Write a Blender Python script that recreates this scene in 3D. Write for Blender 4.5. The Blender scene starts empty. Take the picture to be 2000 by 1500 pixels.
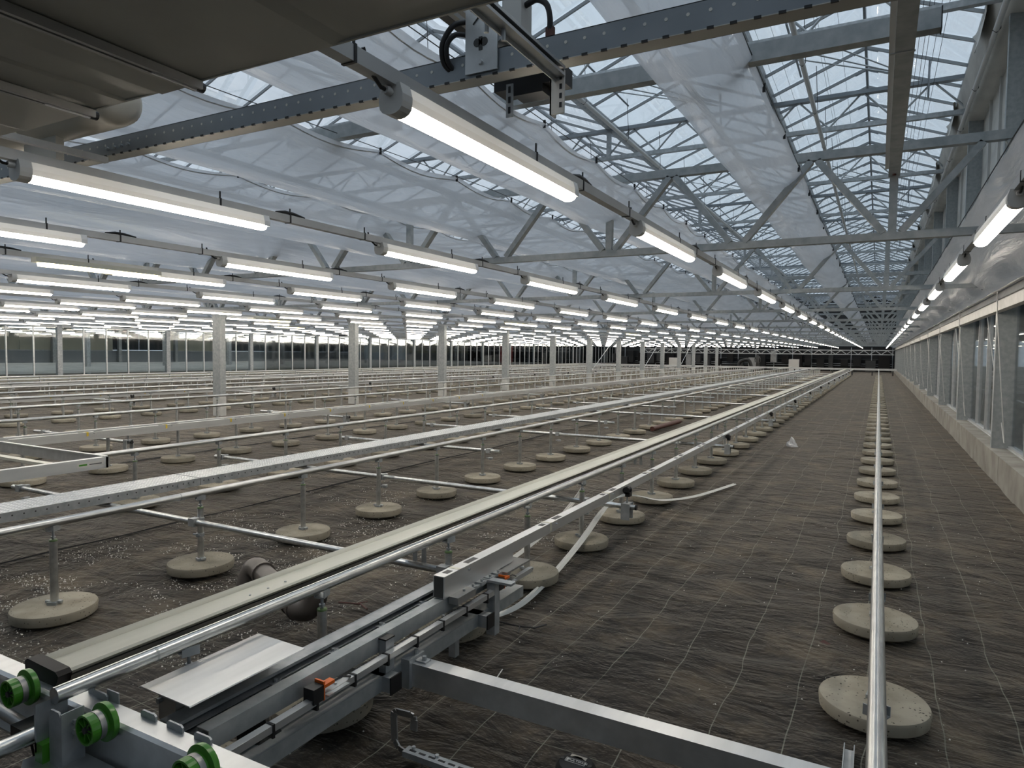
import bpy, bmesh, math, random
from mathutils import Vector, Matrix, noise
random.seed(7)
S = bpy.context.scene
COL = S.collection
PI = math.pi

# ------------------------------------------------------------------ camera, sky, exposure
H = 1.6
ROWS = ((0.87992718, 0.03207224, -0.47402481), (0.47497495, -0.03572237, 0.87927396), (0.01126699, -0.99884698, -0.04666659))
cam_data = bpy.data.cameras.new('camera')
cam = bpy.data.objects.new('camera', cam_data); COL.objects.link(cam)
right = Vector([r[0] for r in ROWS]); down = Vector([r[1] for r in ROWS]); fwd = Vector([r[2] for r in ROWS])
M = Matrix((right, -down, -fwd)).transposed().to_4x4()
M.translation = (0, 0, H)
cam.matrix_world = M
cam_data.sensor_fit = 'HORIZONTAL'; cam_data.sensor_width = 36.0
cam_data.lens = 1326.7 / 2000 * 36.0
cam_data.clip_start = 0.05; cam_data.clip_end = 300
S.camera = cam
S.view_settings.view_transform = 'Standard'
S.view_settings.look = 'None'
S.view_settings.gamma = 1.0
S.view_settings.use_curve_mapping = False
S.view_settings.exposure = 0.5
W = bpy.data.worlds.new('overcast_sky'); S.world = W; W.use_nodes = True
wn = W.node_tree.nodes; wl = W.node_tree.links
bg = wn['Background']
bg.inputs['Strength'].default_value = 1.9
wtc = wn.new('ShaderNodeTexCoord'); wno = wn.new('ShaderNodeTexNoise'); wcr = wn.new('ShaderNodeValToRGB')
wno.inputs['Scale'].default_value = 1.6; wno.inputs['Detail'].default_value = 1
wcr.color_ramp.elements[0].color = (0.385, 0.44, 0.50, 1); wcr.color_ramp.elements[0].position = 0.2
wcr.color_ramp.elements[1].color = (0.415, 0.465, 0.53, 1); wcr.color_ramp.elements[1].position = 0.8
wl.new(wtc.outputs['Generated'], wno.inputs['Vector']); wl.new(wno.outputs['Fac'], wcr.inputs['Fac']); wl.new(wcr.outputs['Color'], bg.inputs['Color'])
LAMP_POWER = 17.0
S.cycles.max_bounces = 6; S.cycles.diffuse_bounces = 3; S.cycles.glossy_bounces = 3
S.cycles.transmission_bounces = 4; S.cycles.transparent_max_bounces = 24
S.cycles.caustics_reflective = False; S.cycles.caustics_refractive = False

# ------------------------------------------------------------------ helpers
class MB:
    """collects simple solids into one mesh"""
    def __init__(s): s.v = []; s.f = []; s.mi = []; s.m = 0
    def add(s, vs, fs):
        n = len(s.v); s.v += [tuple(v) for v in vs]
        for f in fs: s.f.append(tuple(i + n for i in f)); s.mi.append(s.m)
        return s
    def box(s, x0, x1, y0, y1, z0, z1):
        return s.add([(x, y, z) for x in (x0, x1) for y in (y0, y1) for z in (z0, z1)],
                     [(0, 1, 3, 2), (4, 6, 7, 5), (0, 4, 5, 1), (2, 3, 7, 6), (0, 2, 6, 4), (1, 5, 7, 3)])
    def bar(s, p, q, w, h, up=(0, 0, 1)):
        p = Vector(p); q = Vector(q); d = (q - p).normalized(); u = Vector(up)
        if abs(d.dot(u)) > 0.98: u = Vector((0, 1, 0))
        a = d.cross(u).normalized(); b = a.cross(d).normalized()
        vs = [c + a * (i * w / 2) + b * (j * h / 2) for c in (p, q) for i, j in ((-1, -1), (1, -1), (1, 1), (-1, 1))]
        return s.add(vs, [(3, 2, 1, 0), (4, 5, 6, 7), (0, 1, 5, 4), (1, 2, 6, 5), (2, 3, 7, 6), (3, 0, 4, 7)])
    def tube(s, pts, r, n=10, cap=True, closed=False):
        pts = [Vector(p) for p in pts]; vs = []; fs = []; prev = None
        for i, p in enumerate(pts):
            d = (pts[min(i + 1, len(pts) - 1)] - pts[max(i - 1, 0)]).normalized()
            if prev is None:
                u = Vector((0, 0, 1)) if abs(d.z) < 0.9 else Vector((1, 0, 0))
                a = d.cross(u).normalized()
            else:
                a = (prev - d * prev.dot(d)).normalized()
            prev = a; b = d.cross(a)
            rr = r[i] if isinstance(r, (list, tuple)) else r
            vs += [p + (a * math.cos(2 * PI * k / n) + b * math.sin(2 * PI * k / n)) * rr for k in range(n)]
        for i in range(len(pts) - 1):
            for k in range(n):
                k2 = (k + 1) % n
                fs.append((i * n + k, i * n + k2, (i + 1) * n + k2, (i + 1) * n + k))
        if cap:
            fs.append(tuple(range(n - 1, -1, -1))); fs.append(tuple((len(pts) - 1) * n + k for k in range(n)))
        return s.add(vs, fs)
    def lathe(s, prof, n=24, c=(0, 0, 0), axis='z'):
        vs = []; fs = []
        for r, h in prof:
            for k in range(n):
                a = 2 * PI * k / n; x, y = r * math.cos(a), r * math.sin(a)
                p = {'z': (x, y, h), 'y': (x, h, y), 'x': (h, x, y)}[axis]
                vs.append((p[0] + c[0], p[1] + c[1], p[2] + c[2]))
        m = len(prof)
        for i in range(m - 1):
            for k in range(n):
                k2 = (k + 1) % n; fs.append((i * n + k, i * n + k2, (i + 1) * n + k2, (i + 1) * n + k))
        fs.append(tuple(range(n - 1, -1, -1))); fs.append(tuple((m - 1) * n + k for k in range(n)))
        return s.add(vs, fs)
    def prism(s, prof, a0, a1, axis='y', closed=True):
        """extrude a 2-D outline: axis y -> (x,z) outline, axis x -> (y,z), axis z -> (x,y)"""
        n = len(prof); vs = []
        for a in (a0, a1):
            for p, q in prof:
                vs.append({'y': (p, a, q), 'x': (a, p, q), 'z': (p, q, a)}[axis])
        fs = [(i, (i + 1) % n, n + (i + 1) % n, n + i) for i in range(n if closed else n - 1)]
        if closed: fs += [tuple(range(n - 1, -1, -1)), tuple(range(n, 2 * n))]
        return s.add(vs, fs)
    def sheet(s, grid):
        """grid: rows of points -> quads"""
        w = len(grid[0]); vs = [p for r in grid for p in r]
        fs = [(i * w + j, i * w + j + 1, (i + 1) * w + j + 1, (i + 1) * w + j) for i in range(len(grid) - 1) for j in range(w - 1)]
        return s.add(vs, fs)
    def mesh(s, name, mats, smooth=0):
        me = bpy.data.meshes.new(name); me.from_pydata(s.v, [], s.f)
        for m in (mats if isinstance(mats, (list, tuple)) else [mats]): me.materials.append(m)
        if any(s.mi): me.polygons.foreach_set('material_index', s.mi)
        me.update()
        bm = bmesh.new(); bm.from_mesh(me); bmesh.ops.recalc_face_normals(bm, faces=bm.faces)
        bm.to_mesh(me); bm.free()
        if smooth:
            me.polygons.foreach_set('use_smooth', [True] * len(me.polygons))
            me.set_sharp_from_angle(angle=math.radians(smooth))
        return me

def link(name, me, parent=None, loc=None, local=False):
    """one object; a child whose mesh is in world space is shifted back by its root"""
    o = bpy.data.objects.new(name, me); COL.objects.link(o)
    if parent is not None:
        o.parent = parent
        if not local:
            r = parent; off = Vector()
            while r is not None: off += Vector(r.location); r = r.parent
            o.location = -off
    if loc is not None: o.location = loc
    return o
def tag(o, label=None, cat=None, group=None, kind=None):
    if label: o['label'] = label
    if cat: o['category'] = cat
    if group: o['group'] = group
    if kind: o['kind'] = kind
    return o
def thing(name, label, cat, loc=(0, 0, 0), group=None, kind=None):
    o = bpy.data.objects.new(name, None); COL.objects.link(o); o.location = loc
    o.empty_display_size = 0.1
    return tag(o, label, cat, group, kind)
def solid(name, mb, mat, label, cat, group=None, smooth=0):
    return tag(link(name, mb.mesh(name, mat, smooth)), label, cat, group)
def structure(name, mb, mat, parent=None, smooth=0):
    o = link(name, mb.mesh(name, mat, smooth), parent)
    if parent is None: o['kind'] = 'structure'
    return o
def part(name, mb, mat, parent, smooth=0, label=None, local=False, stuff=False):
    o = link(name, mb.mesh(name, mat, smooth), parent, local=local)
    if label: o['label'] = label
    if stuff: o['kind'] = 'stuff'
    return o
def copy_tree(o, parent=None, loc=None):
    c = o.copy(); COL.objects.link(c)
    if parent is not None: c.parent = parent
    if loc is not None: c.location = loc
    for ch in KIDS.get(o.name, []): copy_tree(ch, c)
    return c
KIDS = {}
def remember(root):
    for o in bpy.data.objects:
        if o.parent is root:
            KIDS.setdefault(root.name, []).append(o)
            remember(o)
ORD = ['first', 'second', 'third', 'fourth', 'fifth', 'sixth', 'seventh', 'eighth', 'ninth', 'tenth', 'eleventh', 'twelfth', 'thirteenth', 'fourteenth',
       'fifteenth', 'sixteenth', 'seventeenth', 'eighteenth', 'nineteenth', 'twentieth']
TENS = {2: 'twenty', 3: 'thirty', 4: 'forty', 5: 'fifty', 6: 'sixty'}
def nth(i):
    """0 -> first"""
    if i < 20: return ORD[i]
    t, u = divmod(i + 1, 10)
    return TENS[t] + '-' + ORD[u - 1] if u else TENS[t][:-1] + 'ieth'

# ------------------------------------------------------------------ materials
def mat(name, color, rough=0.5, metal=0.0, spec=0.5):
    m = bpy.data.materials.new(name); m.use_nodes = True
    b = m.node_tree.nodes['Principled BSDF']
    b.inputs['Base Color'].default_value = (*color, 1); b.inputs['Roughness'].default_value = rough
    b.inputs['Metallic'].default_value = metal; b.inputs['Specular IOR Level'].default_value = spec
    return m
def N(m, t, **kw):
    n = m.node_tree.nodes.new(t)
    for k, v in kw.items():
        if k.startswith('_'): setattr(n, k[1:], v)
        else: n.inputs[k].default_value = v
    return n
def L(m, a, b): m.node_tree.links.new(a, b)
def B(m): return m.node_tree.nodes['Principled BSDF']
def mottled(name, c0, c1, scale, rough=0.4, metal=0.8, stretch=(1, 1, 1), bump=0.0, detail=4, lo=0.35, hi=0.65):
    m = mat(name, c0, rough, metal)
    tc = N(m, 'ShaderNodeTexCoord'); mp = N(m, 'ShaderNodeMapping', Scale=stretch); no = N(m, 'ShaderNodeTexNoise', Scale=scale, Detail=detail)
    cr = N(m, 'ShaderNodeValToRGB')
    cr.color_ramp.elements[0].color = (*c0, 1); cr.color_ramp.elements[0].position = lo
    cr.color_ramp.elements[1].color = (*c1, 1); cr.color_ramp.elements[1].position = hi
    L(m, tc.outputs['Object'], mp.inputs['Vector']); L(m, mp.outputs['Vector'], no.inputs['Vector'])
    L(m, no.outputs['Fac'], cr.inputs['Fac']); L(m, cr.outputs['Color'], B(m).inputs['Base Color'])
    if bump:
        bp = N(m, 'ShaderNodeBump', Strength=bump, Distance=0.01); L(m, no.outputs['Fac'], bp.inputs['Height']); L(m, bp.outputs['Normal'], B(m).inputs['Normal'])
    return m
GALV = mottled('galvanised_steel', (0.36, 0.385, 0.395), (0.50, 0.52, 0.53), 14, 0.5, 0.5)
GALV_OLD = mottled('spangled_steel', (0.33, 0.36, 0.365), (0.47, 0.49, 0.49), 16, 0.5, 0.45, detail=7, lo=0.3, hi=0.7)
TUBE = mottled('zinc_tube', (0.55, 0.56, 0.56), (0.70, 0.71, 0.70), 9, 0.3, 0.9, (4, 1, 4))
ALU = mottled('aluminium', (0.62, 0.63, 0.63), (0.72, 0.73, 0.73), 5, 0.38, 0.75, (3, 0.3, 3))
ALU_DARK = mottled('dull_aluminium', (0.34, 0.34, 0.33), (0.42, 0.42, 0.41), 6, 0.45, 0.7)
STEEL_BLUE = mottled('perforated_steel', (0.24, 0.265, 0.285), (0.29, 0.315, 0.335), 4, 0.42, 0.45)
WHITE_STEEL = mat('white_lacquer', (0.62, 0.62, 0.60), 0.4)
CREAM = mottled('cream_lacquer', (0.56, 0.55, 0.46), (0.62, 0.61, 0.52), 3, 0.38, 0.0, (6, 0.4, 6))
CREAM_DULL = mat('cream_plastic', (0.50, 0.47, 0.40), 0.35)
BROWN_CAP = mat('dark_brown_plastic', (0.010, 0.008, 0.0075), 0.55, 0, 0.3)
BLACK = mat('black_rubber', (0.012, 0.012, 0.013), 0.45)
GREEN = mat('green_plastic', (0.065, 0.27, 0.022), 0.28)
GREEN_DULL = mat('dull_green_plastic', (0.10, 0.17, 0.06), 0.4)
ORANGE = mat('orange_plastic', (0.80, 0.16, 0.02), 0.4)
YELLOW = mat('yellow_plastic', (0.75, 0.55, 0.06), 0.5)
PVC = mottled('brown_grey_pvc', (0.10, 0.085, 0.075), (0.15, 0.13, 0.115), 7, 0.35, 0.0)
RUST = mat('red_brown_pipe', (0.10, 0.035, 0.025), 0.5)
HOSE = mat('white_hose', (0.62, 0.62, 0.58), 0.45)
LAMP_WHITE = mat('lamp_housing_white', (0.86, 0.86, 0.85), 0.35)
LAMP_GREY = mat('lamp_end_grey', (0.62, 0.61, 0.58), 0.4)
PANEL = mottled('grey_tray_sheet', (0.50, 0.49, 0.45), (0.55, 0.545, 0.50), 3, 0.5, 0.1)
CONDUIT = mottled('lamp_trunking', (0.47, 0.48, 0.48), (0.54, 0.55, 0.55), 4, 0.45, 0.45)
PAINT_WHITE = mottled('white_paint', (0.60, 0.60, 0.57), (0.70, 0.70, 0.67), 5, 0.5, 0.0)
WHITE_BAND = mottled('white_film_lining', (0.52, 0.51, 0.47), (0.66, 0.65, 0.60), 3, 0.5, 0.0, (1, 0.5, 1))
PANEL_FAR = mat('far_wall_blue_panel', (0.30, 0.33, 0.36), 0.6)
PANEL_CREAM = mat('far_wall_cream_panel', (0.46, 0.45, 0.36), 0.6)
DARK = mat('dark_void', (0.018, 0.017, 0.016), 0.8)
DARK2 = mat('dark_machinery', (0.05, 0.05, 0.048), 0.6)
PERLITE = mat('perlite_crumbs', (0.75, 0.73, 0.66), 0.7)
RED = mat('red_steel', (0.42, 0.04, 0.03), 0.5)
SKIN = mat('skin', (0.5, 0.33, 0.25), 0.6)

def emit(name, color, strength):
    m = bpy.data.materials.new(name); m.use_nodes = True
    nt = m.node_tree; nt.nodes.remove(nt.nodes['Principled BSDF'])
    e = nt.nodes.new('ShaderNodeEmission'); e.inputs['Color'].default_value = (*color, 1); e.inputs['Strength'].default_value = strength
    nt.links.new(e.outputs[0], nt.nodes['Material Output'].inputs['Surface'])
    return m
LAMP_BODY = mat('lamp_body_polycarbonate', (0.84, 0.84, 0.83), 0.35)
_t = N(LAMP_BODY, 'ShaderNodeBsdfTranslucent', Color=(0.9, 0.88, 0.84, 1)); _m = N(LAMP_BODY, 'ShaderNodeMixShader'); _m.inputs[0].default_value = 0.02
L(LAMP_BODY, B(LAMP_BODY).outputs[0], _m.inputs[1]); L(LAMP_BODY, _t.outputs[0], _m.inputs[2]); L(LAMP_BODY, _m.outputs[0], LAMP_BODY.node_tree.nodes['Material Output'].inputs['Surface'])
BAR = mat('glazing_bar_grey', (0.34, 0.36, 0.375), 0.5, 0.0)
GLOW = emit('lamp_diffuser_glow', (1.0, 0.90, 0.77), LAMP_POWER)
GLOW_WARM = emit('warm_lamp_glow', (1.0, 0.86, 0.50), LAMP_POWER * 0.35)

def concrete():
    m = mottled('concrete_disc', (0.245, 0.220, 0.170), (0.365, 0.332, 0.265), 6, 0.85, 0.0, detail=8)
    B(m).inputs['Specular IOR Level'].default_value = 0.2
    tc = N(m, 'ShaderNodeTexCoord'); vo = N(m, 'ShaderNodeTexVoronoi', Scale=48.0); cr = N(m, 'ShaderNodeValToRGB')
    no = N(m, 'ShaderNodeTexNoise', Scale=8.0); mix = N(m, 'ShaderNodeMix'); mix.data_type = 'RGBA'; mix.blend_type = 'MULTIPLY'
    oi = N(m, 'ShaderNodeObjectInfo'); va = N(m, 'ShaderNodeVectorMath', _operation='ADD'); mu = N(m, 'ShaderNodeMath', _operation='MULTIPLY'); mu.inputs[1].default_value = 9.0
    L(m, oi.outputs['Random'], mu.inputs[0]); L(m, tc.outputs['Object'], va.inputs[0]); L(m, mu.outputs[0], va.inputs[1])
    L(m, va.outputs[0], vo.inputs['Vector']); L(m, va.outputs[0], no.inputs['Vector'])
    ad = N(m, 'ShaderNodeMath', _operation='ADD'); sc = N(m, 'ShaderNodeMath', _operation='MULTIPLY_ADD'); sc.inputs[1].default_value = 0.45; sc.inputs[2].default_value = -0.17
    L(m, no.outputs['Fac'], sc.inputs[0]); L(m, vo.outputs['Distance'], ad.inputs[0]); L(m, sc.outputs[0], ad.inputs[1])
    cr.color_ramp.elements[0].color = (0.12, 0.12, 0.12, 1); cr.color_ramp.elements[0].position = 0.17
    cr.color_ramp.elements[1].color = (1, 1, 1, 1); cr.color_ramp.elements[1].position = 0.25
    L(m, ad.outputs[0], cr.inputs['Fac'])
    src = B(m).inputs['Base Color'].links[0].from_socket
    mix.inputs['Factor'].default_value = 0.85
    L(m, src, mix.inputs[6]); L(m, cr.outputs['Color'], mix.inputs[7]); L(m, mix.outputs[2], B(m).inputs['Base Color'])
    # each foot has its own shade
    src = mix.outputs[2]; hs = N(m, 'ShaderNodeHueSaturation'); mr = N(m, 'ShaderNodeMapRange'); mr.inputs[3].default_value = 0.78; mr.inputs[4].default_value = 1.18
    L(m, oi.outputs['Random'], mr.inputs[0]); L(m, mr.outputs[0], hs.inputs['Value']); L(m, src, hs.inputs['Color']); L(m, hs.outputs['Color'], B(m).inputs['Base Color'])
    return m
CONCRETE = concrete()
KERB = mottled('kerb_concrete', (0.24, 0.22, 0.185), (0.37, 0.35, 0.305), 2.5, 0.85, 0.0, detail=8)

def membrane():
    m = mat('woven_ground_cover', (0.03, 0.028, 0.026), 0.66, 0, 0.22)
    B(m).inputs['Sheen Weight'].default_value = 0.30; B(m).inputs['Sheen Roughness'].default_value = 0.38; B(m).inputs['Sheen Tint'].default_value = (0.85, 0.76, 0.64, 1)
    tc = N(m, 'ShaderNodeTexCoord')
    n1 = N(m, 'ShaderNodeTexNoise', Scale=0.9, Detail=6, Roughness=0.62); mp = N(m, 'ShaderNodeMapping', Scale=(1, 0.45, 1)); L(m, tc.outputs['Object'], mp.inputs['Vector']); L(m, mp.outputs['Vector'], n1.inputs['Vector'])
    c1 = N(m, 'ShaderNodeValToRGB'); c1.color_ramp.elements[0].position = 0.38; c1.color_ramp.elements[1].position = 0.72
    c1.color_ramp.elements[0].color = (0.0085, 0.0074, 0.0064, 1); c1.color_ramp.elements[1].color = (0.043, 0.036, 0.028, 1)
    L(m, n1.outputs['Fac'], c1.inputs['Fac'])
    n2 = N(m, 'ShaderNodeTexNoise', Scale=7.0, Detail=9, Roughness=0.72); mp2 = N(m, 'ShaderNodeMapping', Scale=(0.8, 1.25, 1)); L(m, tc.outputs['Object'], mp2.inputs['Vector']); L(m, mp2.outputs['Vector'], n2.inputs['Vector'])
    c2 = N(m, 'ShaderNodeValToRGB'); c2.color_ramp.elements[0].position = 0.40; c2.color_ramp.elements[1].position = 0.72
    c2.color_ramp.elements[0].color = (0.5, 0.5, 0.5, 1); c2.color_ramp.elements[1].color = (2.3, 2.1, 1.75, 1); L(m, n2.outputs['Fac'], c2.inputs['Fac'])
    mu = N(m, 'ShaderNodeMix'); mu.data_type = 'RGBA'; mu.blend_type = 'MULTIPLY'; mu.inputs['Factor'].default_value = 1
    L(m, c1.outputs['Color'], mu.inputs[6]); L(m, c2.outputs['Color'], mu.inputs[7])
    # brown dust patches
    n3 = N(m, 'ShaderNodeTexNoise', Scale=1.7, Detail=8, Roughness=0.7); L(m, tc.outputs['Object'], n3.inputs['Vector'])
    c3 = N(m, 'ShaderNodeValToRGB'); c3.color_ramp.elements[0].position = 0.51; c3.color_ramp.elements[1].position = 0.70; L(m, n3.outputs['Fac'], c3.inputs['Fac'])
    mx = N(m, 'ShaderNodeMix'); mx.data_type = 'RGBA'; mx.inputs[7].default_value = (0.150, 0.118, 0.078, 1)
    k = N(m, 'ShaderNodeMath', _operation='MULTIPLY'); k.inputs[1].default_value = 0.75; L(m, c3.outputs['Color'], k.inputs[0]); L(m, k.outputs[0], mx.inputs['Factor']); L(m, mu.outputs[2], mx.inputs[6])
    # printed marker threads, a 0.29 m grid pulled crooked by the wrinkles
    nd = N(m, 'ShaderNodeTexNoise', Scale=1.3, Detail=2); L(m, tc.outputs['Object'], nd.inputs['Vector'])
    sb = N(m, 'ShaderNodeVectorMath', _operation='SUBTRACT'); sb.inputs[1].default_value = (0.5, 0.5, 0.5); L(m, nd.outputs['Color'], sb.inputs[0])
    ss = N(m, 'ShaderNodeVectorMath', _operation='SCALE'); ss.inputs['Scale'].default_value = 0.10; L(m, sb.outputs[0], ss.inputs[0])
    va = N(m, 'ShaderNodeVectorMath', _operation='ADD'); L(m, tc.outputs['Object'], va.inputs[0]); L(m, ss.outputs[0], va.inputs[1])
    sp = N(m, 'ShaderNodeSeparateXYZ'); L(m, va.outputs[0], sp.inputs[0])
    fac = None
    for ax, per, wd, amt in (('X', 0.29, 0.0024, 0.65), ('Y', 0.31, 0.0024, 0.40)):
        pp = N(m, 'ShaderNodeMath', _operation='PINGPONG'); pp.inputs[1].default_value = per / 2; L(m, sp.outputs[ax], pp.inputs[0])
        lt = N(m, 'ShaderNodeMath', _operation='LESS_THAN'); lt.inputs[1].default_value = wd; L(m, pp.outputs[0], lt.inputs[0])
        am = N(m, 'ShaderNodeMath', _operation='MULTIPLY'); am.inputs[1].default_value = amt; L(m, lt.outputs[0], am.inputs[0])
        if fac is None: fac = am
        else:
            mxm = N(m, 'ShaderNodeMath', _operation='MAXIMUM'); L(m, fac.outputs[0], mxm.inputs[0]); L(m, am.outputs[0], mxm.inputs[1]); fac = mxm
    wr = N(m, 'ShaderNodeTexNoise', Scale=3.0, Detail=3); L(m, tc.outputs['Object'], wr.inputs['Vector'])
    wc = N(m, 'ShaderNodeMapRange'); wc.inputs[1].default_value = 0.25; wc.inputs[2].default_value = 0.5; L(m, wr.outputs['Fac'], wc.inputs[0])
    fm = N(m, 'ShaderNodeMath', _operation='MULTIPLY'); L(m, fac.outputs[0], fm.inputs[0]); L(m, wc.outputs[0], fm.inputs[1])
    mt = N(m, 'ShaderNodeMix'); mt.data_type = 'RGBA'; mt.inputs[7].default_value = (0.30, 0.31, 0.25, 1); L(m, fm.outputs[0], mt.inputs['Factor']); L(m, mx.outputs[2], mt.inputs[6])
    L(m, mt.outputs[2], B(m).inputs['Base Color'])
    # wrinkles: relief only
    w1 = N(m, 'ShaderNodeTexNoise', Scale=2.6, Detail=5, Roughness=0.6, Distortion=0.6); mp3 = N(m, 'ShaderNodeMapping', Scale=(0.75, 1.35, 1)); mp3.inputs['Rotation'].default_value = (0, 0, 0.25)
    L(m, tc.outputs['Object'], mp3.inputs['Vector']); L(m, mp3.outputs['Vector'], w1.inputs['Vector'])
    b1 = N(m, 'ShaderNodeBump', Strength=1.0, Distance=0.10); L(m, w1.outputs['Fac'], b1.inputs['Height'])
    w2 = N(m, 'ShaderNodeTexNoise', Scale=22.0, Detail=4); mp4 = N(m, 'ShaderNodeMapping', Scale=(0.8, 1.3, 1)); L(m, tc.outputs['Object'], mp4.inputs['Vector']); L(m, mp4.outputs['Vector'], w2.inputs['Vector'])
    b2 = N(m, 'ShaderNodeBump', Strength=0.55, Distance=0.02); L(m, w2.outputs['Fac'], b2.inputs['Height']); L(m, b1.outputs['Normal'], b2.inputs['Normal'])
    L(m, b2.outputs['Normal'], B(m).inputs['Normal'])
    return m
MEMBRANE = membrane()

def film(name, tr=0.34, col=(0.62, 0.65, 0.68), gloss=0.14):
    m = bpy.data.materials.new(name); m.use_nodes = True; nt = m.node_tree; nt.nodes.remove(nt.nodes['Principled BSDF'])
    tc = N(m, 'ShaderNodeTexCoord'); mp = N(m, 'ShaderNodeMapping', Scale=(2.2, 0.35, 2.2)); no = N(m, 'ShaderNodeTexNoise', Scale=2.0, Detail=5, Roughness=0.55, Distortion=0.9)
    L(m, tc.outputs['Object'], mp.inputs['Vector']); L(m, mp.outputs['Vector'], no.inputs['Vector'])
    bp = N(m, 'ShaderNodeBump', Strength=0.6, Distance=0.05); L(m, no.outputs['Fac'], bp.inputs['Height'])
    t = N(m, 'ShaderNodeBsdfTransparent', Color=(0.95, 0.97, 1.0, 1)); tl = N(m, 'ShaderNodeBsdfTranslucent', Color=(*col, 1)); df = N(m, 'ShaderNodeBsdfDiffuse', Color=(*col, 1)); gl = N(m, 'ShaderNodeBsdfGlossy', Roughness=0.22, Color=(0.9, 0.9, 0.9, 1))
    for s in (tl, df, gl): L(m, bp.outputs['Normal'], s.inputs['Normal'])
    m1 = N(m, 'ShaderNodeMixShader'); m1.inputs[0].default_value = 0.5; L(m, tl.outputs[0], m1.inputs[1]); L(m, df.outputs[0], m1.inputs[2])
    m2 = N(m, 'ShaderNodeMixShader'); mr = N(m, 'ShaderNodeMapRange'); mr.inputs[1].default_value = 0.3; mr.inputs[2].default_value = 0.7; mr.inputs[3].default_value = 1 - tr - 0.1; mr.inputs[4].default_value = 1 - tr + 0.1
    L(m, no.outputs['Fac'], mr.inputs[0]); L(m, mr.outputs[0], m2.inputs[0]); L(m, t.outputs[0], m2.inputs[1]); L(m, m1.outputs[0], m2.inputs[2])
    m3 = N(m, 'ShaderNodeMixShader'); lw = N(m, 'ShaderNodeLayerWeight', Blend=0.25); mg = N(m, 'ShaderNodeMath', _operation='MULTIPLY_ADD'); mg.inputs[1].default_value = 0.25; mg.inputs[2].default_value = gloss * 0.5
    L(m, lw.outputs['Fresnel'], mg.inputs[0]); L(m, mg.outputs[0], m3.inputs[0]); L(m, m2.outputs[0], m3.inputs[1]); L(m, gl.outputs[0], m3.inputs[2])
    L(m, m3.outputs[0], nt.nodes['Material Output'].inputs['Surface'])
    return m
FILM = film('clear_plastic_film', 0.16, (0.78, 0.795, 0.82), 0.16)
FILM_WALL = film('milky_wall_film', 0.12, (0.66, 0.65, 0.63), 0.1)

def glass(name, tint, refl):
    m = bpy.data.materials.new(name); m.use_nodes = True; nt = m.node_tree; nt.nodes.remove(nt.nodes['Principled BSDF'])
    t = N(m, 'ShaderNodeBsdfTransparent', Color=(*tint, 1)); g = N(m, 'ShaderNodeBsdfGlossy', Roughness=0.03); fr = N(m, 'ShaderNodeFresnel', IOR=1.5)
    mu = N(m, 'ShaderNodeMath', _operation='MULTIPLY'); mu.inputs[1].default_value = refl; mx = N(m, 'ShaderNodeMixShader')
    L(m, fr.outputs[0], mu.inputs[0]); L(m, mu.outputs[0], mx.inputs[0]); L(m, t.outputs[0], mx.inputs[1]); L(m, g.outputs[0], mx.inputs[2])
    L(m, mx.outputs[0], nt.nodes['Material Output'].inputs['Surface'])
    return m
ROOF_GLASS = glass('roof_glass', (0.93, 0.96, 0.97), 0.6)
WALL_GLASS = glass('wall_glass', (0.80, 0.84, 0.85), 0.8)

# ------------------------------------------------------------------ setting: floor
YB, YE = -4.0, 80.0          # back of the building, far end
RAIL_END = 63.0
TR0, TRP = 6.25, 4.72        # first truss, truss pitch
xs = [-52, -44, -36, -28, -22, -16, -12, -9.5] + [-8 + 0.12 * i for i in range(int((1.36 + 8) / 0.12) + 1)] + [1.5, 3, 7, 16]
ys = [YB, -1, 0.5] + [1.0 + 0.12 * i for i in range(126)] + [16.3 + 0.4 * i for i in range(40)] + [33, 38, 45, 55, 65, YE]
grid = []
for y in ys:
    row = []
    for x in xs:
        z = 0.0
        if -8 < x < 1.36 and 1 < y < 32:
            z = 0.016 * noise.noise((x * 1.1, y * 1.9, 0)) + 0.010 * noise.noise((x * 3.1 + 5, y * 5.2, 3)) + 0.006 * abs(noise.noise((x * 4 + y * 2, y * 9, 7)))
            z -= 0.012
        row.append((x, y, z - 0.004))
    grid.append(row)
floor = structure('floor', MB().sheet(grid), MEMBRANE, smooth=80)
# overlap of two widths of ground cover
for sx, nm in ((-5.62, 0), (-3.3, 1), (-9.2, 2)):
    g = []
    for i in range(150):
        y = 1.2 + i * 0.2; xx = sx + 0.05 * noise.noise((y * 0.5, sx, 0))
        g.append([(xx - 0.035, y, 0.002), (xx - 0.006, y, 0.016 + 0.012 * noise.noise((y * 1.7, sx, 2))), (xx, y, 0.004)])
    part('membrane_seam', MB().sheet(g), BLACK, floor)

# ------------------------------------------------------------------ setting: right wall on its kerb
wall_right = structure('wall_right', MB().box(1.62, 1.66, YB, YE, 2.38, 2.46), ALU)
ky = 10.4
k = 0
y = ky - 4.72 * 3
while y < YE:
    part('kerb_block', MB().box(1.365, 1.80, y + 0.009, min(y + 4.711, YE), -0.02, 0.36), KERB, wall_right); y += 4.72
post_me = MB().box(1.41, 1.655, 0, 0.10, 0.36, 6.2).box(1.40, 1.415, -0.004, 0.104, 0.36, 6.2).mesh('wall_post', GALV_OLD)
foot_me = MB().box(1.405, 1.665, -0.015, 0.13, 0.36, 0.37).mesh('post_foot', GALV)
PY = [11.33 + 4.72 * i for i in range(-2, 15)]
for y in PY:
    o = link('wall_post', post_me, wall_right, (0, y, 0), True)
    link('post_foot', foot_me, o, (0, 0, 0), True)
mull_me = MB().box(1.60, 1.66, -0.02, 0.02, 0.36, 2.4).box(1.585, 1.60, -0.012, 0.012, 0.36, 2.4).mesh('mullion', ALU)
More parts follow.
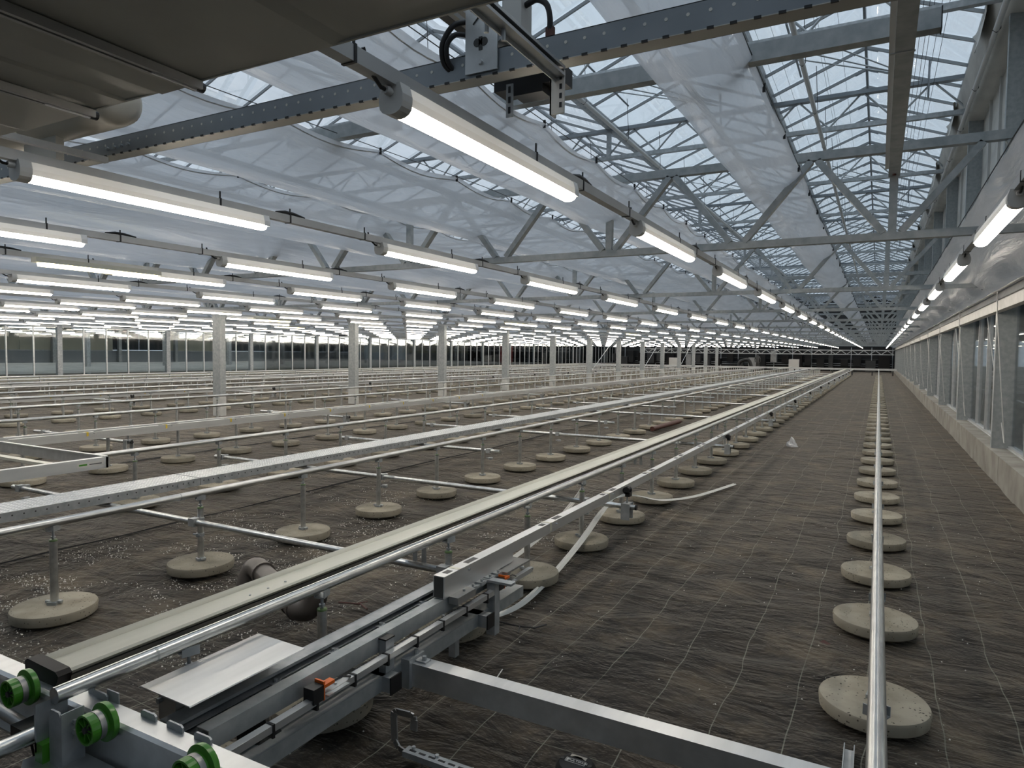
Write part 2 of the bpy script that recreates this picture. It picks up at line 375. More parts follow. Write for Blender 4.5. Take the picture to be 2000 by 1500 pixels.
mull_up = MB().box(1.60, 1.66, -0.03, 0.03, 2.4, 6.2).mesh('upper_mullion', WHITE_STEEL)
pane_me = MB().box(1.624, 1.632, 0.03, 1.15, 0.40, 2.38).mesh('wall_pane', WALL_GLASS)
pane_up = MB().box(1.64, 1.65, 0.03, 1.15, 2.47, 6.2).mesh('lined_pane', WHITE_BAND)
sill_me = MB().box(1.585, 1.67, 0.02, 4.62, 0.36, 0.40).box(1.57, 1.585, 0.02, 4.62, 0.36, 0.372).mesh('base_rail', ALU)
for y in PY:
    link('base_rail', sill_me, wall_right, (0, y + 0.08, 0), True)
    for j in range(4):
        yy = y + 0.05 + 1.18 * j
        if j: link('mullion', mull_me, wall_right, (0, yy, 0), True)
        link('wall_pane', pane_me, wall_right, (0, yy, 0), True)
        link('lined_pane', pane_up, wall_right, (0, yy, 0), True)
        if j: link('upper_mullion', mull_up, wall_right, (0, yy, 0), True)
# metal cornice and slim tube along it
part('cornice', MB().prism([(1.405, 2.20), (1.36, 2.22), (1.35, 2.33), (1.36, 2.335), (1.36, 2.35), (1.345, 2.36), (1.37, 2.47), (1.60, 2.47), (1.60, 2.40), (1.42, 2.40)], YB, YE), ALU_DARK, wall_right, smooth=30)
part('cornice_rail', MB().tube([(1.335, YB, 2.475), (1.335, YE, 2.475)], 0.022, 8), CONDUIT, wall_right, smooth=50)
# lining of the high gutter above the posts
part('gutter_lining', MB().sheet([[(1.20, y, 6.66), (1.28, y, 6.34 + 0.05 * noise.noise((y, 0, 0))), (1.41, y, 6.2), (1.66, y, 6.18)] for y in [YB + i for i in range(int(YE - YB) + 1)]]), WHITE_BAND, wall_right, smooth=60)
for i, y in enumerate(PY[1:9]):
    g = []
    for a in range(7):
        t = a / 6; g.append([(1.17 + 0.05 * math.sin(t * PI), y + 0.2 - 1.6 * t + 1.5, 6.66 - 0.02 * t), (1.13 + 0.04 * math.sin(3 * t * PI), y + 0.2 - 1.6 * t + 1.5, 6.66 - 0.55 * math.sin(t * PI) ** 1.5 - 0.03)])
    part('hanging_lining', MB().sheet(g), WHITE_BAND, wall_right, smooth=60)
# sagging film between the lamp row and the cornice
g = []
for i in range(int((YE - 1) / 0.35)):
    y = 0.5 + i * 0.35; r = []
    for j in range(9):
        t = j / 8; x = 0.77 + 0.60 * t; sc = 0.03 * abs(math.sin(PI * y / 0.944)) * (1 - t)
        z = 3.12 - 0.65 * t - 0.20 * math.sin(PI * t) - sc + 0.02 * noise.noise((x * 3, y * 1.1, 4))
        r.append((x, y, z))
    g.append(r)
part('wall_film', MB().sheet(g), FILM, wall_right, smooth=80)
part('wall_film_wire', MB().tube([(0.77, 0.5, 3.125), (0.77, YE - 1, 3.125)], 0.005, 5), BLACK, wall_right)

# ------------------------------------------------------------------ setting: glass partition on the left and the hall beyond it
PX = -28.5
wall_left = structure('wall_left', MB().box(PX - 0.05, PX + 0.05, YB, YE, 2.38, 2.47), ALU)
part('kerb', MB().box(PX - 0.12, PX + 0.12, YB, YE, -0.01, 0.44), KERB, wall_left)
part('base_rail', MB().box(PX - 0.04, PX + 0.07, YB, YE, 0.44, 0.49), ALU, wall_left)
pm = MB().box(PX - 0.10, PX + 0.06, -0.09, 0.09, 0.44, 2.5).mesh('partition_post', GALV)
mm = MB().box(PX - 0.03, PX + 0.03, -0.022, 0.022, 0.46, 2.4).mesh('mullion', ALU)
gm = MB().box(PX - 0.004, PX + 0.004, 0.02, 0.92, 0.48, 2.38).mesh('pane', WALL_GLASS)
for i in range(-2, 14):
    y0 = 15.15 + 4.66 * i
    link('partition_post', pm, wall_left, (0, y0, 0), True)
    for j in range(5):
        if j: link('mullion', mm, wall_left, (0, y0 + 0.932 * j, 0), True)
        link('pane', gm, wall_left, (0, y0 + 0.932 * j, 0), True)
FX = -50.0
wall_far = structure('wall_beyond', MB().box(FX - 0.2, FX, YB, YE, -0.01, 1.36), PANEL_FAR)
for i in range(40):
    y0 = YB + 1.05 + i * 2.08
    if i in (6, 7, 11, 16, 17, 21, 22, 23, 24, 26, 27, 28): part('dark_pane', MB().box(FX - 0.1, FX + 0.01, y0, y0 + 2.0, 1.44, 3.5), DARK, wall_far)
    else: part('cream_panel', MB().box(FX - 0.1, FX + 0.02, y0, y0 + 2.05, 1.42, 3.5), PANEL_CREAM, wall_far)
part('ledge', MB().box(FX - 0.05, FX + 0.12, YB, YE, 1.35, 1.42), GALV, wall_far)
for i in range(18):
    part('far_post', MB().box(FX + 0.05, FX + 0.3, 3 + i * 4.6, 3.22 + i * 4.6, 0, 3.4), GALV, wall_far)

# ------------------------------------------------------------------ setting: far end, a dark work area behind a lattice beam
wall_back = structure('wall_end', MB().box(-52, 3, YE - 0.2, YE, -0.01, 3.2).box(-52, 16, YE - 0.2, YE, 3.2, 7.9), DARK)
for i in range(26):
    part('end_mullion', MB().box(1.2 - i * 1.9, 1.27 - i * 1.9, YE - 0.45, YE - 0.38, 0, 2.5), GALV, wall_back)
for z in (0.55, 0.75, 1.25, 2.0):
    part('end_rail', MB().box(-40, 1.3, YE - 0.4, YE - 0.33, z, z + 0.06), GALV if z < 1 else DARK2, wall_back)
part('closing_wall', MB().box(-52, 16, YB - 0.3, YB, -0.01, 7.9), PANEL_FAR, wall_back)
random.seed(3)
for i in range(34):
    x = -38 + i * 1.15; w = random.uniform(0.4, 1.1)
    part('dark_machine', MB().box(x, x + w, YE - 1.4, YE - 0.6, random.uniform(0, .9), random.uniform(1.1, 2.2)), random.choice([DARK2, DARK2, DARK, ALU_DARK, BROWN_CAP]), wall_back)
# right neighbour hall: far side wall
structure('wall_neighbour', MB().box(14.0, 14.2, YB, YE, -0.01, 7.2), PANEL_FAR)

# ------------------------------------------------------------------ setting: glass roof (ridge and furrow bays)
ceiling = structure('ceiling', MB().box(-52, -35.05, YB, YE, 7.0, 7.05), PANEL_FAR)
BAY = 3.64; GZ = 7.0; RZ = 7.72
NB = 10
bar_l = MB().bar((-BAY / 2 + 0.1, 0, GZ + 0.05), (0, 0, RZ), 0.035, 0.055).mesh('glazing_bar', BAR)
bar_r = MB().bar((BAY / 2 - 0.1, 0, GZ + 0.05), (0, 0, RZ), 0.035, 0.055).mesh('glazing_bar', BAR)
def slope_pane(sgn):
    m = MB(); a = Vector((sgn * (BAY / 2 - 0.1), 0, GZ + 0.085)); b = Vector((sgn * 0.02, 0, RZ + 0.035)); n = Vector((0, 0, 0.006))
    m.add([a, b, b + Vector((0, 1.119, 0)), a + Vector((0, 1.119, 0)), a + n, b + n, b + n + Vector((0, 1.119, 0)), a + n + Vector((0, 1.119, 0))], [(0, 1, 2, 3), (7, 6, 5, 4), (0, 4, 5, 1), (1, 5, 6, 2), (2, 6, 7, 3), (3, 7, 4, 0)])
    return m.mesh('roof_pane', ROOF_GLASS)
pn = {-1: slope_pane(-1), 1: slope_pane(1)}
apex_me = MB().bar((-0.22, 0, RZ - 0.11), (0, 0, RZ - 0.02), 0.02, 0.05).bar((0.22, 0, RZ - 0.11), (0, 0, RZ - 0.02), 0.02, 0.05).mesh('apex_bracket', STEEL_BLUE)
rest_bar = MB(); rest_pane = MB()
for b in range(NB):
    xg = 1.40 - BAY * b; xr = xg - BAY / 2
    part('gutter', MB().prism([(xg - 0.11, GZ + 0.12), (xg - 0.09, GZ), (xg - 0.04, GZ - 0.05), (xg + 0.04, GZ - 0.05), (xg + 0.09, GZ), (xg + 0.11, GZ + 0.12), (xg, GZ + 0.02)], YB, YE), GALV, ceiling)
    part('ridge', MB().prism([(xr - 0.03, RZ - 0.02), (xr - 0.02, RZ - 0.075), (xr + 0.02, RZ - 0.075), (xr + 0.03, RZ - 0.02), (xr, RZ + 0.05)], YB, YE), STEEL_BLUE, ceiling)
    j = 0; y = YB + 0.3
    while y < YE - 1.2:
        near = b < 2 and 8 < y < 62
        if near:
            link('glazing_bar', bar_l, ceiling, (xr, y, 0), True); link('glazing_bar', bar_r, ceiling, (xr, y, 0), True)
            if y < 50: link('apex_bracket', apex_me, ceiling, (xr, y, 0), True)
            link('roof_pane', pn[-1], ceiling, (xr, y + 0.003, 0), True); link('roof_pane', pn[1], ceiling, (xr, y + 0.003, 0), True)
        else:
            for s in (-1, 1):
                rest_bar.bar((xr + s * (BAY / 2 - 0.1), y, GZ + 0.05), (xr, y, RZ), 0.035, 0.055)
        y += 1.125; j += 1
    for s in (-1, 1):
        for a0, a1 in (((YB, 8.3), (62.0, YE)) if b < 2 else ((YB, YE),)):
            rest_pane.add([(xr + s * (BAY / 2 - 0.1), a0, GZ + 0.085), (xr + s * 0.02, a0, RZ + 0.035), (xr + s * 0.02, a1, RZ + 0.035), (xr + s * (BAY / 2 - 0.1), a1, GZ + 0.085)], [(0, 1, 2, 3)])
part('glazing_bar', rest_bar, BAR, ceiling, stuff=True)
part('roof_pane', rest_pane, ROOF_GLASS, ceiling, stuff=True)

# ------------------------------------------------------------------ high lattice girders carrying the gutters
def girder(y, detail, label):
    t = thing('roof_girder', label, 'girder', (0, y, 6.28), 'high lattice girders under the glass roof')
    x0, x1 = -35.0, 1.36
    top = MB().box(x0, x1, y - 0.05, y + 0.05, 6.90, 6.985).box(x0, x1, y - 0.075, y - 0.05, 6.90, 6.91).box(x0, x1, y + 0.05, y + 0.075, 6.90, 6.91)
    low = MB().box(x0, x1, y - 0.05, y + 0.05, 6.24, 6.33)
    part('top_chord', top, STEEL_BLUE, t); part('bottom_chord', low, GALV, t)
    rest = MB(); n = int((x1 - x0) / (BAY / 3))
    for i in range(n):
        c = x1 - BAY / 6 - i * BAY / 3
        for s in (-1, 1):
            m = MB().tube([(c + s * 0.03, y, 6.91), (c + s * BAY / 6 * 0.97, y, 6.33)], 0.02, 6)
            if detail and i < 6: part('diagonal', m, GALV, t, 60)
            else: rest.add(m.v, m.f)
    part('lattice', rest, GALV, t, 60, stuff=True)
    for b in range(3):
        part('gutter_stub', MB().box(1.40 - BAY * b - 0.05, 1.40 - BAY * b + 0.05, y - 0.04, y + 0.04, 6.3, 6.96) if b else MB().box(1.30, 1.36, y - 0.04, y + 0.04, 6.3, 6.96), GALV, t)
    return t
NG = 14
for i in range(NG):
    girder(10.97 + TRP * i, i < 4, 'slim lattice girder high under the glass roof, %s from the camera' % nth(i))
# wind bracing rods close to the roof
for b in range(2):
    xr = 1.40 - BAY * b - BAY / 2
    for y0 in (13.2, 22.7, 32.1):
        o = MB()
        for q in ((-1.75, 0, 0.3, 2.2), (-1.0, 0.05, 0.3, 2.2), (-1.2, 1.1, 0.3, 2.2)):
            o.tube([(xr + q[0], y0 + q[1], GZ + 0.30), (xr + q[2] + 0.5, y0 + q[3], GZ + 0.02)], 0.014, 5)
        part('bracing_rod', o, GALV, ceiling)
        part('vent_rod', MB().tube([(xr - 1.15, y0 - 0.6, GZ + 0.24), (xr - 1.15, y0 + 1.9, GZ + 0.24)], 0.02, 6), STEEL_BLUE, ceiling)
        part('vent_rod', MB().tube([(xr + 1.05, y0 + 1.2, GZ - 0.1), (xr + 1.05, y0 + 1.3, GZ - 0.75)], 0.02, 6), STEEL_BLUE, ceiling)

# ------------------------------------------------------------------ heating pipes hung under the girders
PIPES = [(1.28, 'beside the gutter lining of the kerbed wall'), (-1.19, 'over the lane between kerb and cream trough'), (-2.95, 'second from the kerbed wall'), (-4.83, 'third from the kerbed wall'), (-6.6, 'fourth from the kerbed wall')]
for x, where in PIPES:
    t = thing('heating_pipe', 'pale pipe on wire hooks under the roof, ' + where, 'pipe', (x, 0, 6.12), 'pale pipes hung under the roof')
    part('pipe', MB().tube([(x, 1.0, 6.12), (x, YE - 4, 6.12)], 0.040, 10), WHITE_STEEL, t, 60)
    for i in range(14):
        y = 9.2 + i * 2.36
        part('wire_hook', MB().tube([(x, y, 6.95), (x + 0.045, y, 6.2), (x + 0.048, y, 6.12), (x, y, 6.07), (x - 0.046, y, 6.11)], 0.006, 5), BLACK, t)
# thin cables strung along the roof
for i, (x, z) in enumerate([(0.36, 6.9), (0.42, 6.9), (0.50, 6.9), (0.56, 6.9), (0.64, 6.9), (0.74, 6.86), (-0.05, 6.9), (-1.3, 6.9), (-1.6, 6.9), (-1.9, 6.9)]):
    pass
t = thing('screen_wires', 'bundle of thin taut wires running under the glass beside the kerbed wall', 'wire', (0.5, 0, 6.88))
for x in (0.36, 0.42, 0.50, 0.56, 0.66, 0.76):
    part('wire', MB().tube([(x, 2, 6.88), (x, 60, 6.88)], 0.004, 4, False), BLACK, t)
t = thing('screen_wires', 'thin wires spread under the glass between ridge and first inner gutter', 'wire', (-1.3, 0, 6.98))
for x in (-0.75, -1.05, -1.1, -1.45, -1.75, -2.0):
    part('wire', MB().tube([(x, 2, 7.02), (x, 60, 7.02)], 0.003, 4, False), GALV, t)

# ------------------------------------------------------------------ low trusses
ZB0, ZB1, ZT0, ZT1 = 2.53, 2.59, 3.22, 3.29
def truss(i):
    y = TR0 + TRP * i
    lab = 'galvanised low truss crossing the hall over the rails, %s from the camera' % nth(i)
    x0, x1 = -28.3, 1.22
    nodes = [0.06 - 1.19 * k for k in range(24)]
    if i < 6:
        t = thing('lattice_truss', lab, 'truss', (0, y, ZB0), 'low lattice trusses')
        part('bottom_chord', MB().box(x0, x1, y - 0.03, y + 0.03, ZB0, ZB1), GALV_OLD, t)
        part('top_chord', MB().box(x0, 1.36 if i == 0 else x1, y - 0.035, y + 0.035, ZT0, ZT1), GALV_OLD, t)
        for k, x in enumerate(nodes):
            if k % 2 == 0: part('vertical', MB().box(x - 0.03, x + 0.03, y - 0.028, y + 0.028, ZB1, ZT0), GALV_OLD, t)
            part('diagonal', MB().bar((x - 0.06, y, ZB1), (x - 0.56, y, ZT0), 0.05, 0.07, (0, 1, 0)), GALV_OLD, t)
            part('diagonal', MB().bar((x + 0.06, y, ZB1), (x + 0.58, y, ZT0), 0.05, 0.07, (0, 1, 0)), GALV_OLD, t)
        part('end_strut', MB().bar((1.20, y, 2.66), (0.80, y, ZT0), 0.05, 0.05, (0, 1, 0)).box(1.17, 1.23, y - 0.03, y + 0.03, ZB0 - 0.03, 2.72), GALV_OLD, t)
    else:
        m = MB().box(x0, x1, y - 0.03, y + 0.03, ZB0, ZB1).box(x0, x1, y - 0.035, y + 0.035, ZT0, ZT1)
        for k, x in enumerate(nodes):
            if k % 2 == 0: m.box(x - 0.03, x + 0.03, y - 0.028, y + 0.028, ZB1, ZT0)
            m.bar((x - 0.06, y, ZB1), (x - 0.56, y, ZT0), 0.05, 0.07, (0, 1, 0)).bar((x + 0.06, y, ZB1), (x + 0.58, y, ZT0), 0.05, 0.07, (0, 1, 0))
        m.bar((1.20, y, 2.66), (0.80, y, ZT0), 0.05, 0.05, (0, 1, 0))
        solid('lattice_truss', m, GALV_OLD, lab, 'truss', 'low lattice trusses')
for i in range(15): truss(i)

# ------------------------------------------------------------------ columns
for i in range(13):
    y = 10.97 + TRP * i; x = -13.87
    t = thing('column', 'steel column with white painted foot among the rails, %s from the camera' % nth(i), 'column', (x, y, 0), 'columns in a line among the rails')
    part('shaft', MB().box(x - 0.13, x + 0.13, y - 0.08, y + 0.08, 0.5, ZB0), GALV_OLD, t)
    part('painted_foot', MB().box(x - 0.132, x + 0.132, y - 0.082, y + 0.082, 0, 0.5), PAINT_WHITE, t)
    if i < 6: part('haunch', MB().bar((x, y, 2.45), (x - 0.5, y, ZT0), 0.06, 0.08, (0, 1, 0)).bar((x, y, 2.45), (x + 0.5, y, ZT0), 0.06, 0.08, (0, 1, 0)), GALV_OLD, t)
    if i in (5, 7, 9): part('brace', MB().tube([(x, y - 0.1, 0.4), (x, y + 4.0, 2.5)], 0.02, 6), ALU, t, label='thin pale brace')

# ------------------------------------------------------------------ plastic films hung through the trusses
FE = [(-0.62, -1.13), (-2.0, -2.78), (-3.27, -4.38), (-4.84, -6.10)]
while FE[-1][1] > -28: FE.append((FE[-1][0] - 1.42, FE[-1][1] - 1.42))
def film_sheet(i, xr, xl):
    lab = ('narrow band of clear plastic film hung overhead, nearest the kerbed wall' if i == 0 else
           'wide clear plastic film hung through the trusses, %s film from the kerbed wall' % nth(i))
    t = thing('plastic_film', lab, 'plastic film', ((xr + xl) / 2, 0, 3.0), 'plastic films hung through the trusses')
    near = i < 6; dy = 0.2 if near else 0.6; nj = 10 if near else 5
    ze = 3.12; sag = [0.13, 0.22, 0.24, 0.28][min(i, 3)] + (0.06 if i > 4 else 0)
    g = []; y = 2.3 if i in (2, 3, 4) else 0.3
    while y < YE - 2:
        r = []
        xr_ = xr - (0.20 * max(0.0, (5.5 - y) / 2.5) if i in (2, 3) else 0) + (0.012 * max(0, min(8, y - 6)) if i == 2 else 0)
        sc = abs(math.sin(PI * (y - 0.35) / 0.944)) if near else 0.5
        for j in range(nj + 1):
            tt = j / nj; e = xr_ + (xl - xr_) * tt
            if i == 0: e = xr + (xl - xr) * tt * (1 + 0.05 * noise.noise((y * 0.6, 0, 1)))
            edge = max(0, 1 - tt * 3)
            z = ze - sag * math.sin(PI * tt) ** 0.8 - (0.045 if i else 0.012) * sc * edge - (0.12 * tt if i else 0.03 * tt)
            z += 0.022 * noise.noise((e * 2.4, y * 0.5, i)) + 0.006 * noise.noise((e * 7, y * 1.0, i + 9))
            e += 0.02 * noise.noise((tt * 3, y * 1.3, i + 30))
            r.append((e, y, z))
        g.append(r); y += dy
    part('sheet', MB().sheet(g), FILM, t, 80)
    if i < 8:
        ex = 0.41 if i in (2, 3) else 0
        part('support_wire', MB().tube([(xr - ex, 0.35, ze + 0.01), (xr, 5.5, ze + 0.01), (xr + (0.1 if i == 2 else 0), 14, ze + 0.01), (xr + (0.1 if i == 2 else 0), YE - 2, ze + 0.01)], 0.003, 5), BLACK, t)
        pts = []
        for k in range(250):
            yy = 0.35 + k * 0.118; pts.append((xr - 0.02 - (0.20 * max(0.0, (5.5 - yy) / 2.5) if i in (2, 3) else 0) + (0.012 * max(0, min(8, yy - 6)) if i == 2 else 0), yy, ze - 0.01 - (0.06 if i else 0.012) * abs(math.sin(PI * (yy - 0.35) / 0.944))))
        if i: part('hem_cord', MB().tube(pts, 0.005, 4, False), CONDUIT, t)
        clips = MB()
        for k in range(34):
            yy = 0.35 + 0.944 * k; xc = xr - (0.20 * max(0.0, (5.5 - yy) / 2.5) if i in (2, 3) else 0) + (0.012 * max(0, min(8, yy - 6)) if i == 2 else 0); clips.box(xc - 0.010, xc + 0.006, yy - 0.005, yy + 0.005, ze - 0.03, ze + 0.02)
        part('clips', clips, BLACK, t, stuff=True)
for i, (a, b) in enumerate(FE): film_sheet(i, a, b)

# ------------------------------------------------------------------ lamp trunkings and lamps
LX = [0.615, -1.45, -3.62, -5.55, -7.35] + [-9.3 - 1.95 * k for k in range(10)]
ROWN = ['along the kerbed wall', 'over the cream trough lane'] + ['of the %s row from the kerbed wall' % nth(k) for k in range(2, 16)]
LY0, LP, LL = 1.82, 2.58, 1.49
trunk_len = YE - 3
for r, x in enumerate(LX):
    t = thing('lamp_trunking', 'grey steel trunking carrying the lamps ' + ROWN[r].replace('of the', 'in the'), 'trunking', (x, 0, 2.5), 'lamp trunkings')
    part('channel', MB().prism([(x - 0.024, 2.475), (x + 0.024, 2.475), (x + 0.024, 2.525), (x - 0.024, 2.525)], -0.5, trunk_len), CONDUIT, t)
    if r < 6:
        for k in range(12):
            for dy in (-0.20, 0.30 + LL * 0.5, LL + 0.12):
                y = LY0 + LP * k + dy
                part('cable_tie', MB().box(x - 0.027, x + 0.027, y - 0.006, y + 0.006, 2.472, 2.529).box(x + 0.015, x + 0.021, y - 0.004, y + 0.004, 2.52, 2.57), BLACK, t)
            y = LY0 + LP * k + 0.75 + (0.9 if r else 0.1)
            part('cable_plug', MB().tube([(x + 0.012, y - 0.16, 2.53), (x + 0.012, y - 0.08, 2.54), (x + 0.012, y, 2.54), (x + 0.012, y + 0.1, 2.53)], [0.005, 0.012, 0.011, 0.006], 6), BLACK, t, 50)
def half_round(w, h, n, z1):
    return [(w * math.cos(PI + PI * k / n) / 2 * (1 if 0 < k < n else 1), z1 - h * math.sin(PI * k / n) ** 0.75) for k in range(n + 1)]
def lamp_parts(root):
    z1 = -0.03
    body = [(0.046, z1 - 0.058), (0.046, z1 - 0.03), (0.036, z1 + 0.005), (-0.036, z1 + 0.005), (-0.046, z1 - 0.03), (-0.046, z1 - 0.058)]
    part('housing', MB().prism(body, 0.05, LL - 0.045, closed=False), LAMP_BODY, root, local=True)
    part('diffuser', MB().prism(half_round(0.084, 0.030, 8, z1 - 0.058), 0.055, LL - 0.02), GLOW, root, 60, local=True)
    cap = [(-0.049, z1 - 0.05)] + half_round(0.098, 0.042, 8, z1 - 0.05)[1:-1] + [(0.049, z1 - 0.05), (0.049, z1 - 0.028), (0.038, z1 + 0.008), (-0.038, z1 + 0.008), (-0.049, z1 - 0.028)]
    part('end_cap', MB().prism(cap, 0.0, 0.055), LAMP_GREY, root, local=True)
    cap2 = [(-0.048, z1 - 0.062), (0.048, z1 - 0.062), (0.048, z1 - 0.03), (0.038, z1 + 0.007), (-0.038, z1 + 0.007), (-0.048, z1 - 0.03)]
    part('end_cap', MB().prism(cap2, LL - 0.045, LL), LAMP_WHITE, root, local=True)
    part('cable', MB().tube([(0.0, 0.005, z1 - 0.02), (0.0, -0.05, z1 - 0.02), (0.0, -0.10, z1 + 0.01), (0.01, -0.14, z1 + 0.05), (0.012, -0.15, 0.035)], 0.007, 6), BLACK, root, 60, local=True)
    part('cable_gland', MB().lathe([(0.014, -0.03), (0.016, -0.012), (0.013, 0.0)], 10, (0, 0, z1 - 0.02), 'y'), LAMP_GREY, root, 50, local=True)
    part('hanger_clip', MB().box(-0.02, 0.02, 0.12, 0.15, -0.026, -0.018).box(-0.02, 0.02, LL - 0.17, LL - 0.14, -0.026, -0.018), GALV, root, local=True)
spots = []
for r, x in enumerate(LX):
    for k in range(29):
        y = LY0 + LP * k
        if r in (0,) and k < 1: continue
        if r == 2 and k == 0: y -= 0.08
        if r == 3 and k == 0: y = 1.66
        spots.append((math.hypot(x, y), r, k, x, y))
spots.sort()
N_LAMPS = 290
first = thing('linear_lamp', '', 'lamp', (0, 0, 0)); lamp_parts(first); remember(first)
def lamp_one():
    m = MB(); m.prism([(-0.046, -0.088), (0.046, -0.088), (0.036, -0.025), (-0.036, -0.025)], 0.05, LL - 0.02); m.box(-0.047, 0.047, 0, 0.055, -0.115, -0.022)
    m.m = 1; m.prism([(-0.042, -0.090), (-0.03, -0.112), (0.03, -0.112), (0.042, -0.090)], 0.055, LL - 0.02)
    return m
simple_me = lamp_one().mesh('linear_lamp', [LAMP_WHITE, GLOW])
rest = MB()
for n, (d, r, k, x, y) in enumerate(spots):
    lab = 'white linear lamp, %s from camera %s' % (nth(k), ROWN[r] if r > 1 else 'in the row ' + ROWN[r])
    if n < 90:
        if n == 0: o = first; o.location = (x, y, 2.475 + 0.03)
        else: o = copy_tree(first, None, (x, y, 2.475 + 0.03))
        tag(o, lab, 'lamp', 'linear lamps under the trunkings')
    elif n < N_LAMPS:
        o = link('linear_lamp', simple_me, None, (x, y, 2.475 + 0.03)); tag(o, lab, 'lamp', 'linear lamps under the trunkings')
    else:
        m = lamp_one()
        rest.m = 0
        base = len(rest.v); rest.v += [(p[0] + x, p[1] + y, p[2] + 2.505) for p in m.v]; rest.f += [tuple(i + base for i in f) for f in m.f]; rest.mi += m.mi
# lamps of the hall beyond the partition
for x in [-31.5 - 3.6 * k for k in range(5)]:
    for k in range(2, 29):
        y = LY0 + LP * k; base = len(rest.v); m = lamp_one()
        rest.v += [(p[0] + x, p[1] + y, p[2] + 2.505) for p in m.v]; rest.f += [tuple(i + base for i in f) for f in m.f]; rest.mi += m.mi
for x in [4.2, 6.3, 8.4]:
    for k in range(1, 26):
        y = LY0 + LP * k; base = len(rest.v); m = lamp_one()
        rest.v += [(p[0] + x, p[1] + y, p[2] + 2.505) for p in m.v]; rest.f += [tuple(i + base for i in f) for f in m.f]; rest.mi += m.mi
tag(link('far_lamps', rest.mesh('far_lamps', [LAMP_WHITE, GLOW])), 'far rows of small lit lamps receding under the ceiling', 'lamps', kind='stuff')
# warm emergency lamps set between the white ones
warm_me = [MB().prism([(-0.05, -0.05), (0.05, -0.05), (0.045, 0.0), (-0.045, 0.0)], 0, 1.3).mesh('housing', CREAM), MB().prism([(-0.048, -0.05), (-0.03, -0.085), (0.03, -0.085), (0.048, -0.05)], 0.05, 1.25).mesh('diffuser', GLOW_WARM)]
for x, y, where in ((-7.22, 3.62, 'above the bench tray near the camera'), (-9.18, 16.6, 'in front of the third column'), (-15.0, 13.0, 'just behind the first column'), (-9.2, 27.0, 'far down the hall before the columns'), (-19.0, 17.5, 'deep behind the columns')):
    t = thing('emergency_lamp', 'yellowish warm emergency lamp beside the white lamps, ' + where, 'lamp', (x, y, 2.47), 'warm emergency lamps')
    link('housing', warm_me[0], t, (0, 0, 0), True); link('diffuser', warm_me[1], t, (0, 0, 0), True)

# ------------------------------------------------------------------ rails, pedestals, cross pipes
RX = [0.028, -2.134, -4.28, -6.6, -8.72, -10.7, -12.95, -15.3, -17.2, -19.4, -21.6, -23.8, -26.0]
RN = ['nearest the concrete kerb', 'beside the cream trough', 'between cream trough and perforated walkway', 'just beyond the perforated walkway', 'beneath the first double beam', 'next before the columns', 'hugging the column line',
      'first behind the columns', 'second behind the columns', 'third behind the columns', 'fourth behind the columns', 'fifth behind the columns', 'sixth behind the columns']
RS = ['nearest the concrete kerb', 'beside the cream trough', 'in front of the walkway', 'just beyond the walkway', 'of the first double beam', 'next before the columns', 'hugging the columns', 'first behind the columns',
      'second behind the columns', 'third behind the columns', 'fourth behind the columns', 'fifth behind the columns', 'sixth behind the columns']
TZ = 0.56
for r, x in enumerate(RX):
    if r in (4,): continue
    ys_, ye = (0.3, RAIL_END) if r != 1 else (1.10, RAIL_END)
    if r == 3: ys_ = 3.72
    t = thing('rail_pipe', 'long shiny zinc pipe rail on concrete feet, ' + RN[r], 'rail', (x, ys_, TZ), 'pipe rails on concrete feet')
    part('pipe', MB().tube([(x, ys_, TZ), (x, ye, TZ)], 0.025, 14), TUBE, t, 60)
    if r < 3:
        js = MB()
        for k in range(10):
            y = 1.42 + 6.0 * k if r == 1 else 3.05 + 6 * k if r == 2 else 8.2 + 6 * k
            part('joint', MB().tube([(x, y - 0.004, TZ), (x, y + 0.004, TZ)], 0.0257, 14), GALV, t, 60)
        part('weld_seam', MB().box(x + 0.003, x + 0.006, ys_, ye, TZ + 0.0245, TZ + 0.0256), STEEL_BLUE, t)
def ped_parts(root):
    part('disc', MB().lathe([(0.205, 0.0), (0.222, 0.012), (0.226, 0.055), (0.221, 0.066), (0.21, 0.070), (0.03, 0.071)], 40), CONCRETE, root, 35, local=True)
    part('post', MB().tube([(0, 0, 0.07), (0, 0, 0.455)], 0.0215, 12), TUBE, root, 60, local=True)
    part('green_collar', MB().lathe([(0.0225, 0.450), (0.0225, 0.457), (0.019, 0.460)], 12), GREEN_DULL, root, 60, local=True)
    part('bolt', MB().tube([(0, 0, 0.46), (0, 0, 0.515)], 0.007, 8).lathe([(0.014, 0.468), (0.014, 0.478)], 6), GALV, root, 60, local=True)
    part('saddle', MB().box(-0.020, 0.020, -0.03, 0.03, 0.512, 0.517).box(-0.024, -0.020, -0.03, 0.03, 0.512, 0.545).box(0.020, 0.024, -0.03, 0.03, 0.512, 0.545), GALV, root, local=True)
    part('clamp', MB().box(-0.028, 0.028, -0.028, 0.028, 0.07, 0.088).box(-0.05, 0.045, -0.01, 0.01, 0.078, 0.092).tube([(-0.052, 0, 0.085), (-0.04, 0, 0.085)], 0.009, 6), GALV, root, local=True)
ped = []
for r, x in enumerate(RX):
    for i in range(-3, 59):
        y = 4.21 + 0.995 * i
        if r == 0: y = 3.40 if i == -1 else 2.3 if i == -2 else (4.49 + 0.998 * i)
        if r == 1 and i == -3: continue
        if r == 1 and i == -2: y = 2.21
        if r == 3 and 0 > i: continue
        if y < 0.9: continue
        ped.append((math.hypot(x, y) - (0.5 if r == 0 else 0), r, x, y))
ped.append((1.5, 1, -2.134, 1.55))
ped.sort()
first = thing('rail_pedestal', '', 'pedestal', (0, 0, 0)); ped_parts(first); remember(first)
cnt = {}
